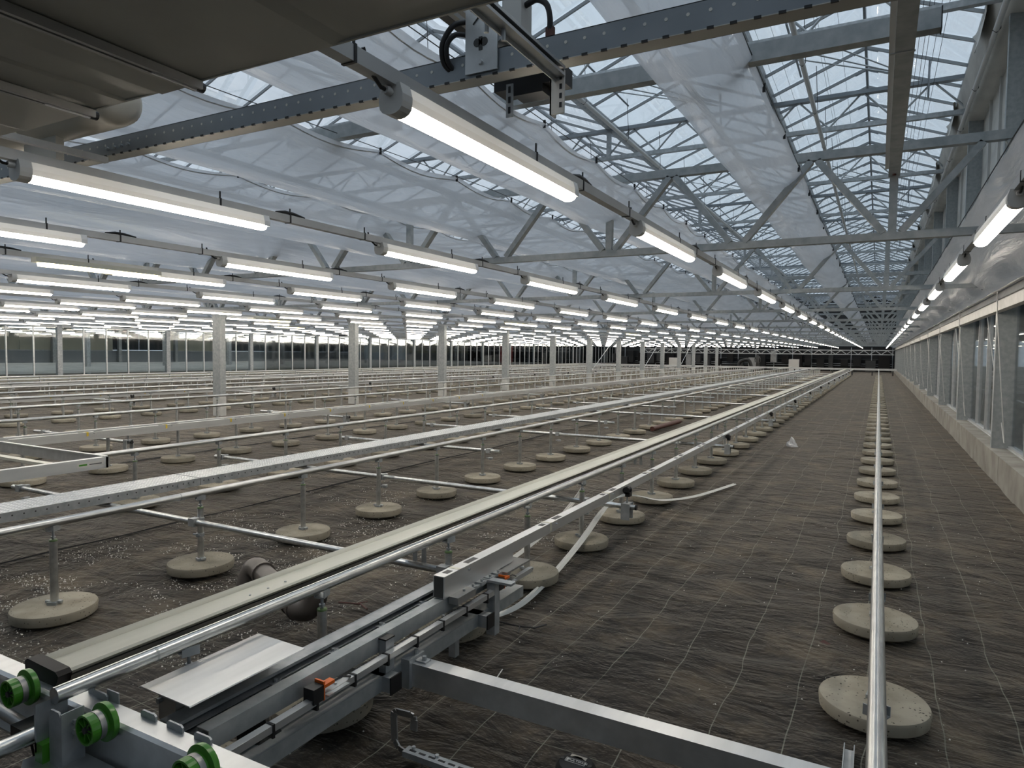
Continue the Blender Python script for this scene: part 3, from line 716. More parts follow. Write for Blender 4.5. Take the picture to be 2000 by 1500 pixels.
order = sorted(range(min(285, len(ped))), key=lambda n: ped[n][3])
labs = {}
for n in order:
    r = ped[n][1]; labs[n] = 'concrete foot under rail %s, %s from camera' % (RS[r], nth(cnt.get(r, 0))); cnt[r] = cnt.get(r, 0) + 1
far = MB()
for n, (d, r, x, y) in enumerate(ped):
    if n < 285:
        o = first if n == 0 else copy_tree(first, None, (x, y, 0))
        o.location = (x, y, 0); o.rotation_euler = (0, 0, random.uniform(-0.5, 0.5) if r else random.uniform(0, 6))
        tag(o, labs[n], 'pedestal', 'concrete feet carrying the rails')
    else:
        far.m = 0; far.lathe([(0.222, 0.0), (0.226, 0.055), (0.21, 0.07)], 12, (x, y, 0)); far.m = 1; far.box(x - 0.02, x + 0.02, y - 0.02, y + 0.02, 0.07, 0.53)
tag(link('far_pedestals', far.mesh('far_pedestals', [CONCRETE, TUBE], 30)), 'far rows of small concrete feet with posts under the receding rails', 'pedestals', kind='stuff')

def ring_clamp(m, x, y, z):
    m.lathe([(0.030, -0.022), (0.030, 0.022)], 12, (x, y, z), 'z'); m.box(x - 0.012, x + 0.012, y - 0.055, y - 0.025, z - 0.02, z + 0.02)
    m.tube([(x, y - 0.05, z), (x - 0.04, y - 0.05, z)], 0.008, 6)
def cross_pipe(x0, x1, y, label, roller, group='cross pipes tying the rail posts'):
    z = 0.36
    t = thing('cross_pipe', label, 'pipe', ((x0 + x1) / 2, y, z), group)
    part('pipe', MB().tube([(x0, y - 0.045, z), (x1, y - 0.045, z)], 0.021, 12), TUBE, t, 60)
    for r, x in enumerate(RX):
        if x0 - 0.1 < x < x1 + 0.1:
            m = MB(); ring_clamp(m, x, y, z); m.box(x - 0.03, x + 0.03, y - 0.075, y - 0.02, z - 0.028, z + 0.028); m.lathe([(0.029, -0.115), (0.029, -0.09)], 12, (x, y, z), 'z'); m.tube([(x - 0.045, y - 0.02, z - 0.1), (x + 0.03, y - 0.02, z - 0.1)], 0.007, 6)
            part('clamp', m, GALV, t, 40)
    if roller:
        xx = x1 - 0.07
        m = MB().box(xx - 0.035, xx + 0.035, y - 0.095, y - 0.085, z - 0.1, z + 0.03).box(xx - 0.035, xx + 0.035, y - 0.005, y + 0.005, z - 0.1, z + 0.03).tube([(xx, y - 0.045, z + 0.02), (xx, y - 0.045, z + 0.10)], 0.007, 6).box(xx - 0.028, xx + 0.028, y - 0.085, y - 0.005, z + 0.022, z + 0.03)
        part('bracket', m, GALV, t)
        w = MB().box(xx - 0.008, xx + 0.03, y - 0.075, y - 0.015, z + 0.085, z + 0.12).lathe([(0.03, -0.03), (0.018, -0.015), (0.018, 0.015), (0.03, 0.03)], 14, (xx, y - 0.045, z + 0.135), 'y')
        part('guide_roller', w, BLACK, t, 50, label='black nylon guide roller')
        part('pipe_plug', MB().tube([(x1, y - 0.045, z), (x1 + 0.012, y - 0.045, z)], 0.022, 12), BLACK, t, 60)
npipe = 0
for i in range(24):
    y = 3.21 + 2.09 * i if i < 3 else 3.21 + 2.09 * i
    short = (i % 2 == 0 and i > 0)
    if y > RAIL_END - 4: break
    if short: cross_pipe(-6.72, -4.12, y, 'shorter zinc cross pipe ending beside the walkway posts, %s such from the camera' % nth(i // 2 - 1), False)
    else: cross_pipe(-6.72, -1.69 if i else -2.02, y, 'long zinc cross pipe under walkway and cream trough, %s such from the camera' % nth((i + 1) // 2), i > 0)
for i in range(18):
    y = 5.5 + 2.09 * 2 * i * 0.5 * 2
    if y > RAIL_END - 6: break
    cross_pipe(-10.95, -8.62, y, 'zinc cross pipe with roller under first double beam, %s such from the camera' % nth(i), True)
    cross_pipe(-17.4, -15.1, y, 'zinc cross pipe under the beam behind the columns, %s from the camera' % nth(i), i < 9)

# ------------------------------------------------------------------ cream trough
x0, x1, y0 = -2.47, -2.285, 1.20
t = thing('cream_trough', 'long cream trough with rolled lips and dark end cap beside the pipe rail', 'trough', ((x0 + x1) / 2, y0, 0.53))
part('top_sheet', MB().prism([(x0, 0.545), (x0 + 0.012, 0.556), (x0 + 0.022, 0.55), (x0 + 0.03, 0.538), (x1 - 0.032, 0.530), (x1 - 0.02, 0.545), (x1 - 0.01, 0.552), (x1, 0.545), (x1 - 0.004, 0.535), (x1 - 0.03, 0.524), (x0 + 0.02, 0.528)], y0 + 0.03, RAIL_END), CREAM, t, 50)
part('side_profile', MB().prism([(x0 + 0.015, 0.528), (x1 - 0.012, 0.526), (x1 - 0.03, 0.49), (x1 - 0.03, 0.45), (x0 + 0.03, 0.45), (x0 + 0.03, 0.49)], y0 + 0.04, RAIL_END), ALU_DARK, t)
part('end_cap', MB().prism([(x0 - 0.006, 0.553), (x0 + 0.01, 0.565), (x1 - 0.01, 0.557), (x1 + 0.006, 0.545), (x1 - 0.004, 0.52), (x1 - 0.022, 0.49), (x1 - 0.026, 0.435), (x0 + 0.02, 0.435), (x0 + 0.012, 0.49), (x0 - 0.004, 0.52)], y0 - 0.012, y0 + 0.032), BROWN_CAP, t, label='dark brown plastic end cap')
for y in (2.02, 2.12, 2.22):
    part('rivet', MB().lathe([(0.005, 0.5325), (0.005, 0.5365)], 10, (x0 + 0.10, y, 0)), GALV, t)
for k in range(14):
    y = 3.3 + k * 4.18; part('drop_bracket', MB().box(x1 - 0.07, x1 - 0.04, y - 0.04, y - 0.034, 0.34, 0.45).box(x0 + 0.05, x0 + 0.08, y - 0.04, y - 0.034, 0.34, 0.45), GALV, t)

# ------------------------------------------------------------------ aluminium beams with slots
def slotted_beam(x0, x1, z0, z1, y0, label, mat_strap, near_slots, group=None, sleeve=None):
    t = thing('aluminium_beam', label, 'beam', ((x0 + x1) / 2, y0, z0), group)
    w = 0.003
    if sleeve:
        sy, sz = sleeve
        part('profile', MB().box(x0, x1, sy, RAIL_END, z0, z1), ALU, t)
        part('end_sleeve', MB().box(x0 - 0.002, x1 + 0.003, y0 + 0.001, sy + 0.004, sz, z1 + 0.001), ALU, t)
    else:
        sz = z0; part('profile', MB().prism([(x0, z0), (x1, z0), (x1, z1), (x0, z1)], y0 + 0.001, RAIL_END), ALU, t)
    part('open_end', MB().box(x0 + w, x1 - w, y0 - 0.001, y0 + 0.002, sz + w, z1 - w), DARK2, t, label='dark open end')
    xm = (x0 + x1) / 2
    for k in range(near_slots):
        y = y0 + 0.10 + 1.06 * k
        for dy, ln in ((-0.05, 0.05), (0.14, 0.10)):
            part('slot', MB().box(xm - 0.016, xm + 0.016, y + dy, y + dy + ln, z1 - 0.001, z1 + 0.0018), BLACK, t)
        part('strap', MB().box(x0 - 0.002, x1 + 0.002, y + 0.03, y + 0.055, z1 - 0.05, z1 + 0.002), mat_strap, t)
        part('screw', MB().tube([(x1, y + 0.12, z1 - 0.02), (x1 + 0.012, y + 0.12, z1 - 0.02)], 0.006, 6), GALV, t)
    return t
slotted_beam(-1.850, -1.792, 0.462, 0.524, 2.66, 'aluminium box beam with dark slots beside the rail next to the cream trough', CREAM, 14, None, (3.35, 0.417))
slotted_beam(-8.66, -8.60, 0.455, 0.55, 0.5, 'front aluminium beam of the double pair beyond the walkway', YELLOW, 14, 'double beams')
slotted_beam(-8.76, -8.70, 0.475, 0.565, 0.5, 'rear aluminium beam of the double pair beyond the walkway', YELLOW, 4, 'double beams')
slotted_beam(-15.60, -15.53, 0.455, 0.55, 0.5, 'front aluminium beam of the pair behind the columns', YELLOW, 12, 'double beams')
slotted_beam(-15.72, -15.65, 0.475, 0.565, 0.5, 'rear aluminium beam of the pair behind the columns', YELLOW, 4, 'double beams')
solid('aluminium_beam', MB().box(-22.4, -22.3, 0.5, RAIL_END, 0.40, 0.55), ALU, 'pale deep beam near the glass partition, nearer the columns', 'beam')
solid('aluminium_beam', MB().box(-26.5, -26.4, 0.5, RAIL_END, 0.40, 0.58), CREAM, 'pale deep beam lying closest to the glass partition', 'beam')

# ------------------------------------------------------------------ perforated walkway
x0, x1 = -5.64, -5.28
t = thing('walkway', 'long perforated galvanised walkway plank lying on the cross pipes', 'walkway', (-5.4, 0.4, 0.4))
seg = [0.2] + [3.97 + 6.0 * k for k in range(10)] + [RAIL_END]
dim = []
for k in range(len(seg) - 1):
    a, b = seg[k] + 0.004, seg[k + 1] - 0.004
    o = part('plank', MB().prism([(x0, 0.385), (x0, 0.452), (x1, 0.452), (x1, 0.385), (x1 - 0.012, 0.385), (x1 - 0.012, 0.442), (x0 + 0.012, 0.442), (x0 + 0.012, 0.385)], a, b), GALV, t)
    if k < 3:
        m = MB(); y = max(a + 0.03, 1.5)
        while y < min(b - 0.02, 10.5):
            for j in range(9):
                xx = x0 + 0.03 + j * 0.036 + (0.02 if int(y * 25) % 2 else 0)
                m.add([(xx - 0.008, y - 0.012, 0.452), (xx + 0.008, y - 0.012, 0.452), (xx + 0.008, y + 0.012, 0.452), (xx - 0.008, y + 0.012, 0.452), (xx, y, 0.458)], [(0, 1, 4), (1, 2, 4), (2, 3, 4), (3, 0, 4)])
            y += 0.045
        part('tread_dimples', m, ALU, o, stuff=True)
        m = MB(); y = max(a + 0.03, 1.5)
        while y < min(b - 0.02, 12):
            m.lathe([(0.006, x1 - 0.002), (0.006, x1 + 0.0012)], 8, (0, y, 0.425), 'x'); y += 0.075 if int(y * 1.7) % 3 else 0.05
        part('side_holes', m, DARK2, o, stuff=True)
# joint bolts
for y in (3.75, 3.86, 4.06, 4.17):
    part('joint_bolt', MB().lathe([(0.011, x1), (0.011, x1 + 0.012)], 6, (0, y, 0.42), 'x'), GALV, t)

# ------------------------------------------------------------------ bench tray at the left edge
bx, by = -6.08, 2.4
t = thing('bench_tray', 'aluminium bench tray with cross slats standing at the end of the rail beyond the walkway', 'bench', (-7.0, 3.0, 0.5))
part('side_rail', MB().prism([(-6.22, 0.50), (-6.20, 0.50), (-6.20, 0.60), (-6.235, 0.605), (-6.235, 0.595), (-6.22, 0.59)], 1.2, 3.70), ALU, t)
part('end_rail', MB().prism([(3.68, 0.50), (3.70, 0.50), (3.70, 0.61), (3.665, 0.61), (3.665, 0.60), (3.68, 0.60)], -9.6, -6.20, 'x'), ALU, t)
for k in range(4):
    y = 3.36 - 0.42 * k
    part('slat', MB().box(-9.6, -6.24, y - 0.035, y + 0.035, 0.535, 0.56), ALU_DARK if k % 2 else CREAM, t)
part('sticker', MB().box(-6.199, -6.1985, 3.42, 3.66, 0.53, 0.575), PAINT_WHITE, t, label='white sticker with green mark')
part('sticker_mark', MB().box(-6.1985, -6.198, 3.44, 3.51, 0.545, 0.56), GREEN, t)
part('sticker_print', MB().box(-6.1985, -6.198, 3.53, 3.64, 0.548, 0.556), DARK2, t)

# ------------------------------------------------------------------ chain conveyor assembly in the foreground
def cchan(xa, xb, z0, z1, y0, y1, open_to=-1, w=0.004, lip=0.012):
    """C section along y, open towards -x or +x"""
    if open_to < 0: p = [(xa, z0), (xb, z0), (xb, z1), (xa, z1), (xa, z1 - lip), (xa + w, z1 - lip), (xa + w, z1 - w), (xb - w, z1 - w), (xb - w, z0 + w), (xa + w, z0 + w), (xa + w, z0 + lip), (xa, z0 + lip)]
    else: p = [(xb, z0), (xa, z0), (xa, z1), (xb, z1), (xb, z1 - lip), (xb - w, z1 - lip), (xb - w, z1 - w), (xa + w, z1 - w), (xa + w, z0 + w), (xb - w, z0 + w), (xb - w, z0 + lip), (xb, z0 + lip)]
    return MB().prism(p, y0, y1)
t = thing('chain_conveyor', 'galvanised chain conveyor of parallel steel channels on the ground cover in the foreground', 'conveyor', (-1.85, 1.5, 0.0))
part('inner_channel', cchan(-1.99, -1.92, 0.345, 0.412, 1.34, 3.1, 1), GALV, t)
part('inner_web', MB().box(-1.955, -1.950, 1.36, 3.1, 0.30, 0.345).box(-1.99, -1.915, 1.36, 3.1, 0.296, 0.30).box(-1.992, -1.918, 1.345, 3.1, 0.3745, 0.3785), GALV, t)
part('outer_channel', cchan(-1.852, -1.795, 0.345, 0.413, 1.37, 3.34, -1), GALV_OLD, t)
part('outer_leg', MB().box(-1.86, -1.83, 1.39, 1.43, 0.0, 0.335).box(-1.86, -1.795, 1.39, 1.40, 0.25, 0.33), GALV, t)
part('inner_leg', MB().box(-1.99, -1.92, 1.38, 1.385, 0.072, 0.30), GALV, t)
m = MB()
for k in range(70):
    y = 1.5 + k * 0.026; m.box(-1.893, -1.878, y, y + 0.018, 0.355, 0.375); m.box(-1.872, -1.866, y - 0.004, y + 0.024, 0.357, 0.373); m.box(-1.905, -1.899, y - 0.004, y + 0.024, 0.357, 0.373)
part('chain', m, BLACK, t, label='black roller chain', stuff=True)
m = MB()
for k in range(60):
    y = 1.7 + k * 0.026; m.box(-1.785, -1.772, y, y + 0.018, 0.325, 0.340)
part('return_chain', m, BLACK, t, stuff=True)
part('chain_guide', MB().box(-1.912, -1.858, 1.5, 3.3, 0.343, 0.351), ALU, t)
for k in range(6):
    y = 1.72 + k * 0.3
    part('cross_plate', MB().box(-1.93, -1.845, y, y + 0.05, 0.376, 0.381).tube([(-1.915, y + 0.025, 0.381), (-1.915, y + 0.025, 0.391)], 0.008, 6), GALV, t)
part('drive_wheel', MB().lathe([(0.055, -0.012), (0.06, 0), (0.055, 0.012)], 20, (-1.90, 1.62, 0.27), 'x'), BLACK, t, 40)
part('drive_wheel', MB().lathe([(0.055, -0.012), (0.06, 0), (0.055, 0.012)], 20, (-1.815, 1.62, 0.24), 'x'), BLACK, t, 40)
part('cable_profile', MB().box(-1.752, -1.722, 1.28, 3.05, 0.335, 0.36), ALU, t)
part('cable_profile', MB().box(-1.748, -1.722, 3.22, 3.47, 0.335, 0.36), ALU, t)
for k in range(9):
    y = 1.36 + k * 0.2; part('cable_tie', MB().box(-1.754, -1.720, y - 0.005, y + 0.005, 0.315, 0.3625), BLACK, t)
part('lower_channel', cchan(-1.83, -1.755, 0.20, 0.262, 1.40, 3.42, -1), GALV_OLD, t)
part('upright', MB().box(-1.793, -1.757, 2.185, 2.24, 0.262, 0.40), GALV, t); part('upright_cap', MB().box(-1.795, -1.755, 2.183, 2.242, 0.40, 0.406), BLACK, t)
part('upright', MB().box(-1.77, -1.72, 3.03, 3.08, 0.12, 0.40), GALV, t)
part('top_bracket', MB().box(-1.80, -1.62, 3.02, 3.07, 0.40, 0.412), GALV, t)
part('cross_tube', MB().box(-2.05, -1.71, 2.16, 2.22, 0.20, 0.262), GALV, t); part('tube_plug', MB().box(-1.712, -1.705, 2.155, 2.225, 0.195, 0.267), BLACK, t)
part('cross_tube', MB().box(-1.95, -1.70, 2.92, 2.98, 0.20, 0.262), GALV, t); part('tube_plug', MB().box(-1.702, -1.695, 2.915, 2.985, 0.195, 0.267), BLACK, t)
part('support_leg', MB().box(-1.95, -1.91, 2.17, 2.21, 0.071, 0.20).box(-1.94, -1.90, 2.93, 2.97, 0.0, 0.2), GALV, t)
for y in (1.78, 3.12):
    part('sensor', MB().box(-1.765, -1.715, y - 0.045, y + 0.005, 0.345, 0.40), BLACK, t)
    part('sensor_clip', MB().box(-1.762, -1.718, y + 0.006, y + 0.014, 0.34, 0.41).box(-1.75, -1.73, y + 0.014, y + 0.07, 0.375, 0.392).box(-1.725, -1.715, y + 0.0, y + 0.06, 0.385, 0.397), ORANGE, t, label='orange sensor clip')
    part('sensor_plate', MB().box(-1.76, -1.705, y + 0.02, y + 0.13, 0.352, 0.356).tube([(-1.74, y + 0.09, 0.356), (-1.74, y + 0.09, 0.366)], 0.006, 6), ALU, t)
    part('sensor_cable', MB().tube([(-1.735, y + 0.06, 0.38), (-1.725, y + 0.11, 0.385), (-1.73, y + 0.16, 0.362)], 0.004, 5), BLACK, t)
m = MB().box(-1.90, -1.76, 2.75, 3.3, 0.398, 0.408)
for k in range(5):
    y = 2.78 + k * 0.085; m.box(-1.80, -1.755, y, y + 0.04, 0.398, 0.417).tube([(-1.765, y + 0.02, 0.40), (-1.765, y + 0.02, 0.43)], 0.007, 6)
part('pusher_links', m, GALV, t)
part('pusher_block', MB().box(-1.79, -1.735, 2.70, 2.86, 0.385, 0.42), ALU_DARK, t)
part('pusher_block', MB().box(-1.86, -1.73, 3.18, 3.45, 0.40, 0.41), ALU_DARK, t)
# cover box
t = thing('cover_box', 'bare sheet metal cover over a drive box between the pipe rail and the conveyor', 'cover', (-1.97, 1.6, 0.0))
m = MB().prism([(-2.105, 0.488), (-2.09, 0.497), (-1.845, 0.492), (-1.843, 0.488), (-2.09, 0.493)], 1.34, 1.82)
part('lid', m, ALU, t)
part('box', MB().box(-2.085, -1.998, 1.40, 1.80, 0.36, 0.488), ALU_DARK, t)
part('box_foot', MB().box(-2.07, -2.03, 1.41, 1.45, 0.071, 0.36).box(-2.04, -2.00, 1.75, 1.79, 0.071, 0.36), ALU_DARK, t)
part('box_bolt', MB().lathe([(0.009, 1.385), (0.009, 1.40)], 6, (-2.07, 0, 0.43), 'y').lathe([(0.009, 1.385), (0.009, 1.40)], 6, (-2.01, 0, 0.38), 'y'), GALV, t)
# flat beam across
t = thing('cross_beam', 'flat aluminium box beam running from the conveyor across the ground cover', 'beam', (-0.9, 2.36, 0.2))
part('profile', MB().box(-1.72, 0.75, 2.31, 2.385, 0.165, 0.265), ALU, t)
part('end_bracket', MB().box(-1.76, -1.715, 2.29, 2.40, 0.16, 0.285).box(-1.76, -1.66, 2.33, 2.37, 0.265, 0.272), GALV, t)
part('bracket_bolt', MB().tube([(-1.68, 2.35, 0.27), (-1.68, 2.35, 0.29)], 0.010, 6).tube([(-1.73, 2.36, 0.285), (-1.73, 2.36, 0.305)], 0.009, 6), GALV, t)
part('end_foot', MB().box(0.70, 0.74, 2.33, 2.37, 0, 0.165), GALV, t)

# front frame with green wheels
t = thing('wheel_frame', 'aluminium frame beam with green flanged wheels at the near end of the conveyor', 'frame', (-2.0, 1.17, 0.4))
part('beam', MB().prism([(1.155, 0.50), (1.165, 0.508), (1.225, 0.508), (1.225, 0.40), (1.205, 0.40), (1.205, 0.49), (1.175, 0.49), (1.155, 0.485)], -2.95, -1.2, 'x'), ALU, t)
part('web', MB().box(-2.95, -1.2, 1.165, 1.20, 0.36, 0.49), ALU, t)
part('lower_flange', MB().box(-2.95, -1.2, 1.11, 1.165, 0.36, 0.366), ALU_DARK, t)
for x in (-2.37, -1.955, -1.525):
    w = part('wheel', MB().lathe([(0.055, 1.155), (0.057, 1.145), (0.057, 1.138), (0.041, 1.134), (0.040, 1.108)], 28, (x, 0, 0.51), 'y'), GREEN, t, 40, label='green flanged wheel')
    part('wheel_tread', MB().lathe([(0.0415, 1.128), (0.0415, 1.112)], 28, (x, 0, 0.51), 'y'), ALU_DARK, w, 40)
    rim = MB()
    for k in range(28):
        a0, a1 = 2 * PI * k / 28, 2 * PI * (k + 1) / 28
        def q(r, a, y): return (x + r * math.cos(a), y, 0.51 + r * math.sin(a))
        rim.add([q(0.043, a0, 1.108), q(0.043, a1, 1.108), q(0.043, a1, 1.085), q(0.043, a0, 1.085), q(0.037, a0, 1.085), q(0.037, a1, 1.085), q(0.037, a1, 1.108), q(0.037, a0, 1.108)], [(0, 1, 2, 3), (3, 2, 5, 4), (4, 5, 6, 7)])
    for k in range(7):
        a = 2 * PI * k / 7; rim.bar((x + 0.010 * math.cos(a), 1.098, 0.51 + 0.010 * math.sin(a)), (x + 0.039 * math.cos(a), 1.098, 0.51 + 0.039 * math.sin(a)), 0.003, 0.018, (0, 1, 0))
    part('spoked_rim', rim, GREEN, w)
    part('wheel_back', MB().lathe([(0.037, 1.1075), (0.037, 1.107)], 24, (x, 0, 0.51), 'y'), mat('deep_green', (0.035, 0.17, 0.014), 0.4) if x == -2.37 else bpy.data.materials['deep_green'], w)
    part('axle', MB().lathe([(0.015, 1.107), (0.015, 1.092), (0.009, 1.092), (0.009, 1.084)], 14, (x, 0, 0.51), 'y'), DARK2, w, 40)
for x in (-1.86, -1.74, -2.10, -1.62):
    part('lug', MB().prism([(-0.035, 0), (0.035, 0), (0.035, 0.016), (0.027, 0.022), (-0.027, 0.022), (-0.035, 0.016)], 1.215, 1.221), GALV, t).location += Vector((x, 0, 0.507))
# end plates that receive the rail
t = thing('rail_bracket', 'pair of upright galvanised plates holding the near end of the pipe rail', 'bracket', (-2.134, 1.1, 0.4))
part('plate', MB().prism([(-2.165, 0.40), (-2.165, 0.535), (-2.155, 0.545), (-2.155, 0.40)], 1.06, 1.15), GALV, t)
part('plate', MB().prism([(-2.115, 0.36), (-2.055, 0.36), (-2.055, 0.525), (-2.065, 0.538), (-2.105, 0.538), (-2.115, 0.525)], 1.075, 1.081), GALV, t)
part('plate_fold', MB().box(-2.055, -2.05, 1.075, 1.14, 0.38, 0.535), GALV, t)
part('bolt', MB().lathe([(0.008, -2.05), (0.008, -2.04)], 6, (0, 1.11, 0.50), 'x').lathe([(0.008, -2.05), (0.008, -2.04)], 6, (0, 1.11, 0.47), 'x'), GALV, t)
part('ear', MB().box(-2.17, -2.14, 1.22, 1.224, 0.50, 0.545).box(-2.08, -2.02, 1.225, 1.229, 0.50, 0.54), GALV, t)
t = thing('end_pipe', 'dull pipe stub with black box lying below the green wheels', 'pipe', (-2.2, 1.0, 0.43))
part('pipe', MB().tube([(-2.20, 0.5, 0.435), (-2.20, 1.08, 0.435)], 0.024, 12), TUBE, t, 60)
part('sensor_box', MB().box(-2.30, -2.22, 1.06, 1.13, 0.395, 0.445), BLACK, t)
part('green_insert', MB().box(-2.165, -2.125, 1.06, 1.10, 0.36, 0.43), GREEN, t)
part('guide_tube', MB().tube([(-2.9, 1.10, 0.46), (-2.30, 1.10, 0.425)], 0.018, 10), ALU_DARK, t, 60)
part('wire', MB().tube([(-2.25, 1.09, 0.40), (-2.25, 1.10, 0.34), (-2.23, 1.12, 0.30), (-2.18, 1.14, 0.31), (-2.15, 1.15, 0.34)], 0.004, 6), BLACK, t, 60)
part('cable_entry', MB().tube([(-2.255, 1.09, 0.40), (-2.255, 1.09, 0.38)], 0.008, 8), ORANGE, t)
solid('scrap_plate', MB().prism([(-2.20, 1.045), (-2.19, 1.07), (-2.16, 1.115), (-2.11, 1.155), (-1.84, 1.155), (-1.70, 1.05), (-1.80, 0.9), (-2.05, 0.95)], 0.370, 0.374, 'z'), ALU, 'bare metal plate leaning below the wheel frame', 'plate')

# ------------------------------------------------------------------ loose things on the ground cover
def smooth_path(pts, n=10):
    out = []; P = [Vector(p) for p in pts]; P = [P[0] * 2 - P[1]] + P + [P[-1] * 2 - P[-2]]
    for i in range(1, len(P) - 2):
        for k in range(n):
            s = k / n; a, b, c, d = P[i - 1:i + 3]
            out.append(0.5 * ((2 * b) + (c - a) * s + (2 * a - 5 * b + 4 * c - d) * s * s + (3 * b - a - 3 * c + d) * s ** 3))
    out.append(P[-2]); return out
def ribbon(path, w, h):
    m = MB(); g = []
    for i, p in enumerate(path):
        d = (path[min(i + 1, len(path) - 1)] - path[max(i - 1, 0)]).normalized(); s = d.cross(Vector((0, 0, 1))).normalized() * (w / 2)
        g.append([p - s, p - s * 0.4 + Vector((0, 0, h)), p + Vector((0, 0, h * 0.4)), p + s * 0.4 + Vector((0, 0, h)), p + s, p - Vector((0, 0, 0.002)), p - s])
    return m.sheet(g)
solid('flat_hose', ribbon(smooth_path([(-2.14, 3.28, 0.012), (-2.01, 3.44, 0.012), (-1.94, 3.70, 0.012), (-1.97, 4.12, 0.015), (-2.02, 4.55, 0.03), (-2.035, 5.0, 0.12), (-2.02, 5.33, 0.25), (-1.96, 5.44, 0.34), (-1.88, 5.46, 0.395), (-1.83, 5.68, 0.36), (-1.79, 6.4, 0.19), (-1.72, 7.5, 0.04), (-1.51, 8.58, 0.012)]), 0.055, 0.012), HOSE,
      'white flat hose curling over the pipe end onto the open ground cover', 'hose', smooth=60)
solid('flat_hose', ribbon(smooth_path([(-2.40, 4.3, 0.02), (-2.45, 4.95, 0.04), (-2.42, 5.36, 0.14), (-2.38, 5.77, 0.32), (-2.36, 5.8, 0.42)]), 0.05, 0.012), HOSE, 'white flat hose slanting up behind the beam under the cream trough', 'hose', smooth=60)
# grey sewer pipe with two bends
t = thing('drain_pipe', 'brown grey drain pipe with two bends lying under the cream trough', 'pipe', (-3.0, 2.9, 0.12))
pa, pb = Vector((-3.42, 3.0, 0.19)), Vector((-2.86, 2.745, 0.17))
part('pipe', MB().tube([pa, pb], 0.062, 20), PVC, t, 60)
d = (pb - pa).normalized()
part('bend', MB().tube(smooth_path([pa + d * 0.04, pa - d * 0.06, pa - d * 0.13 + Vector((0.0, -0.02, -0.03)), pa - d * 0.16 + Vector((0.0, -0.05, -0.13)), pa - d * 0.16 + Vector((0, -0.06, -0.2))], 5), 0.068, 20), PVC, t, 60)
part('bend', MB().tube(smooth_path([pb - d * 0.02, pb + d * 0.07, pb + d * 0.14 + Vector((0.0, 0.03, 0.01)), pb + d * 0.18 + Vector((0, 0.06, 0.06)), pb + d * 0.19 + Vector((0, 0.07, 0.12))], 5), 0.068, 20), PVC, t, 60)
for p in (pa + d * 0.05, pb - d * 0.03, pb + d * 0.06):
    part('socket_ring', MB().tube([p - d * 0.012, p + d * 0.012], 0.074, 20), PVC, t, 60)
# cable tray hook
t = thing('tray_bracket', 'bent slotted steel bracket standing up from the ground cover in front of the flat beam', 'bracket', (-1.7, 2.25, 0))
m = MB(); pth = [(-1.45, 2.09, 0.03), (-1.585, 2.09, 0.03), (-1.62, 2.095, 0.035), (-1.642, 2.10, 0.055), (-1.648, 2.10, 0.15), (-1.645, 2.10, 0.168), (-1.632, 2.10, 0.176), (-1.565, 2.10, 0.180), (-1.552, 2.10, 0.176), (-1.548, 2.10, 0.165), (-1.550, 2.10, 0.122)]
for a, b in zip(pth[:-1], pth[1:]): m.bar(a, b, 0.030, 0.006, (0, 1, 0.3))
part('strip', m, ALU_DARK, t)
part('tray', MB().box(-1.58, -1.10, 2.07, 2.106, 0.042, 0.048).box(-1.58, -1.10, 2.066, 2.07, 0.025, 0.048).box(-1.58, -1.10, 2.106, 2.11, 0.025, 0.048), GALV, t)
m = MB()
for k in range(9): m.box(-1.56 + k * 0.045, -1.53 + k * 0.045, 2.082, 2.092, 0.0480, 0.0490)
part('slots', m, BLACK, t, stuff=True)
part('tray_bolt', MB().tube([(-1.55, 2.10, 0.048), (-1.55, 2.10, 0.058)], 0.008, 6).tube([(-1.44, 2.10, 0.048), (-1.44, 2.10, 0.058)], 0.008, 6), ALU, t)
part('tray_leg', MB().box(-1.50, -1.49, 2.08, 2.09, 0, 0.042).box(-1.27, -1.26, 2.08, 2.09, 0, 0.042), ALU_DARK, t)
# fan motor
t = thing('fan_motor', 'small black fan motor housing with white lettering at the bottom edge of the view', 'motor', (-0.90, 2.24, 0))
part('housing', MB().lathe([(0.075, 0.0), (0.078, 0.06), (0.074, 0.105), (0.060, 0.125), (0.03, 0.130)], 24, (-0.915, 2.215, 0)), BLACK, t, 30)
part('bolt', MB().tube([(-0.968, 2.215, 0.118), (-0.968, 2.215, 0.128)], 0.008, 8).tube([(-0.862, 2.215, 0.118), (-0.862, 2.215, 0.128)], 0.008, 8), DARK2, t)
part('plate', MB().box(-0.953, -0.877, 2.200, 2.223, 0.1295, 0.131), PAINT_WHITE, t)
part('plate_inset', MB().box(-0.951, -0.879, 2.202, 2.221, 0.131, 0.1313), BLACK, t)
part('small_plate', MB().box(-0.945, -0.885, 2.233, 2.251, 0.1285, 0.1300), CREAM_DULL, t)
fc = bpy.data.curves.new('lettering', 'FONT'); fc.body = 'MULTIFAN'; fc.size = 0.0165; fc.align_x = 'CENTER'; fc.align_y = 'CENTER'; fc.extrude = 0.0003
tmp = bpy.data.objects.new('lettering_tmp', fc); COL.objects.link(tmp); bpy.context.view_layer.update()
tme = bpy.data.meshes.new_from_object(tmp.evaluated_get(bpy.context.evaluated_depsgraph_get())); bpy.data.objects.remove(tmp); tme.name = 'lettering'; tme.materials.clear(); tme.materials.append(PAINT_WHITE)
fo = bpy.data.objects.new('lettering', tme); COL.objects.link(fo); fo.parent = t; fo.location = Vector((-0.909, 2.2115, 0.1317)) - Vector(t.location); fo['label'] = 'white lettering MULTIFAN'
part('logo_mark', MB().box(-0.949, -0.941, 2.204, 2.219, 0.1313, 0.1318), PAINT_WHITE, t)
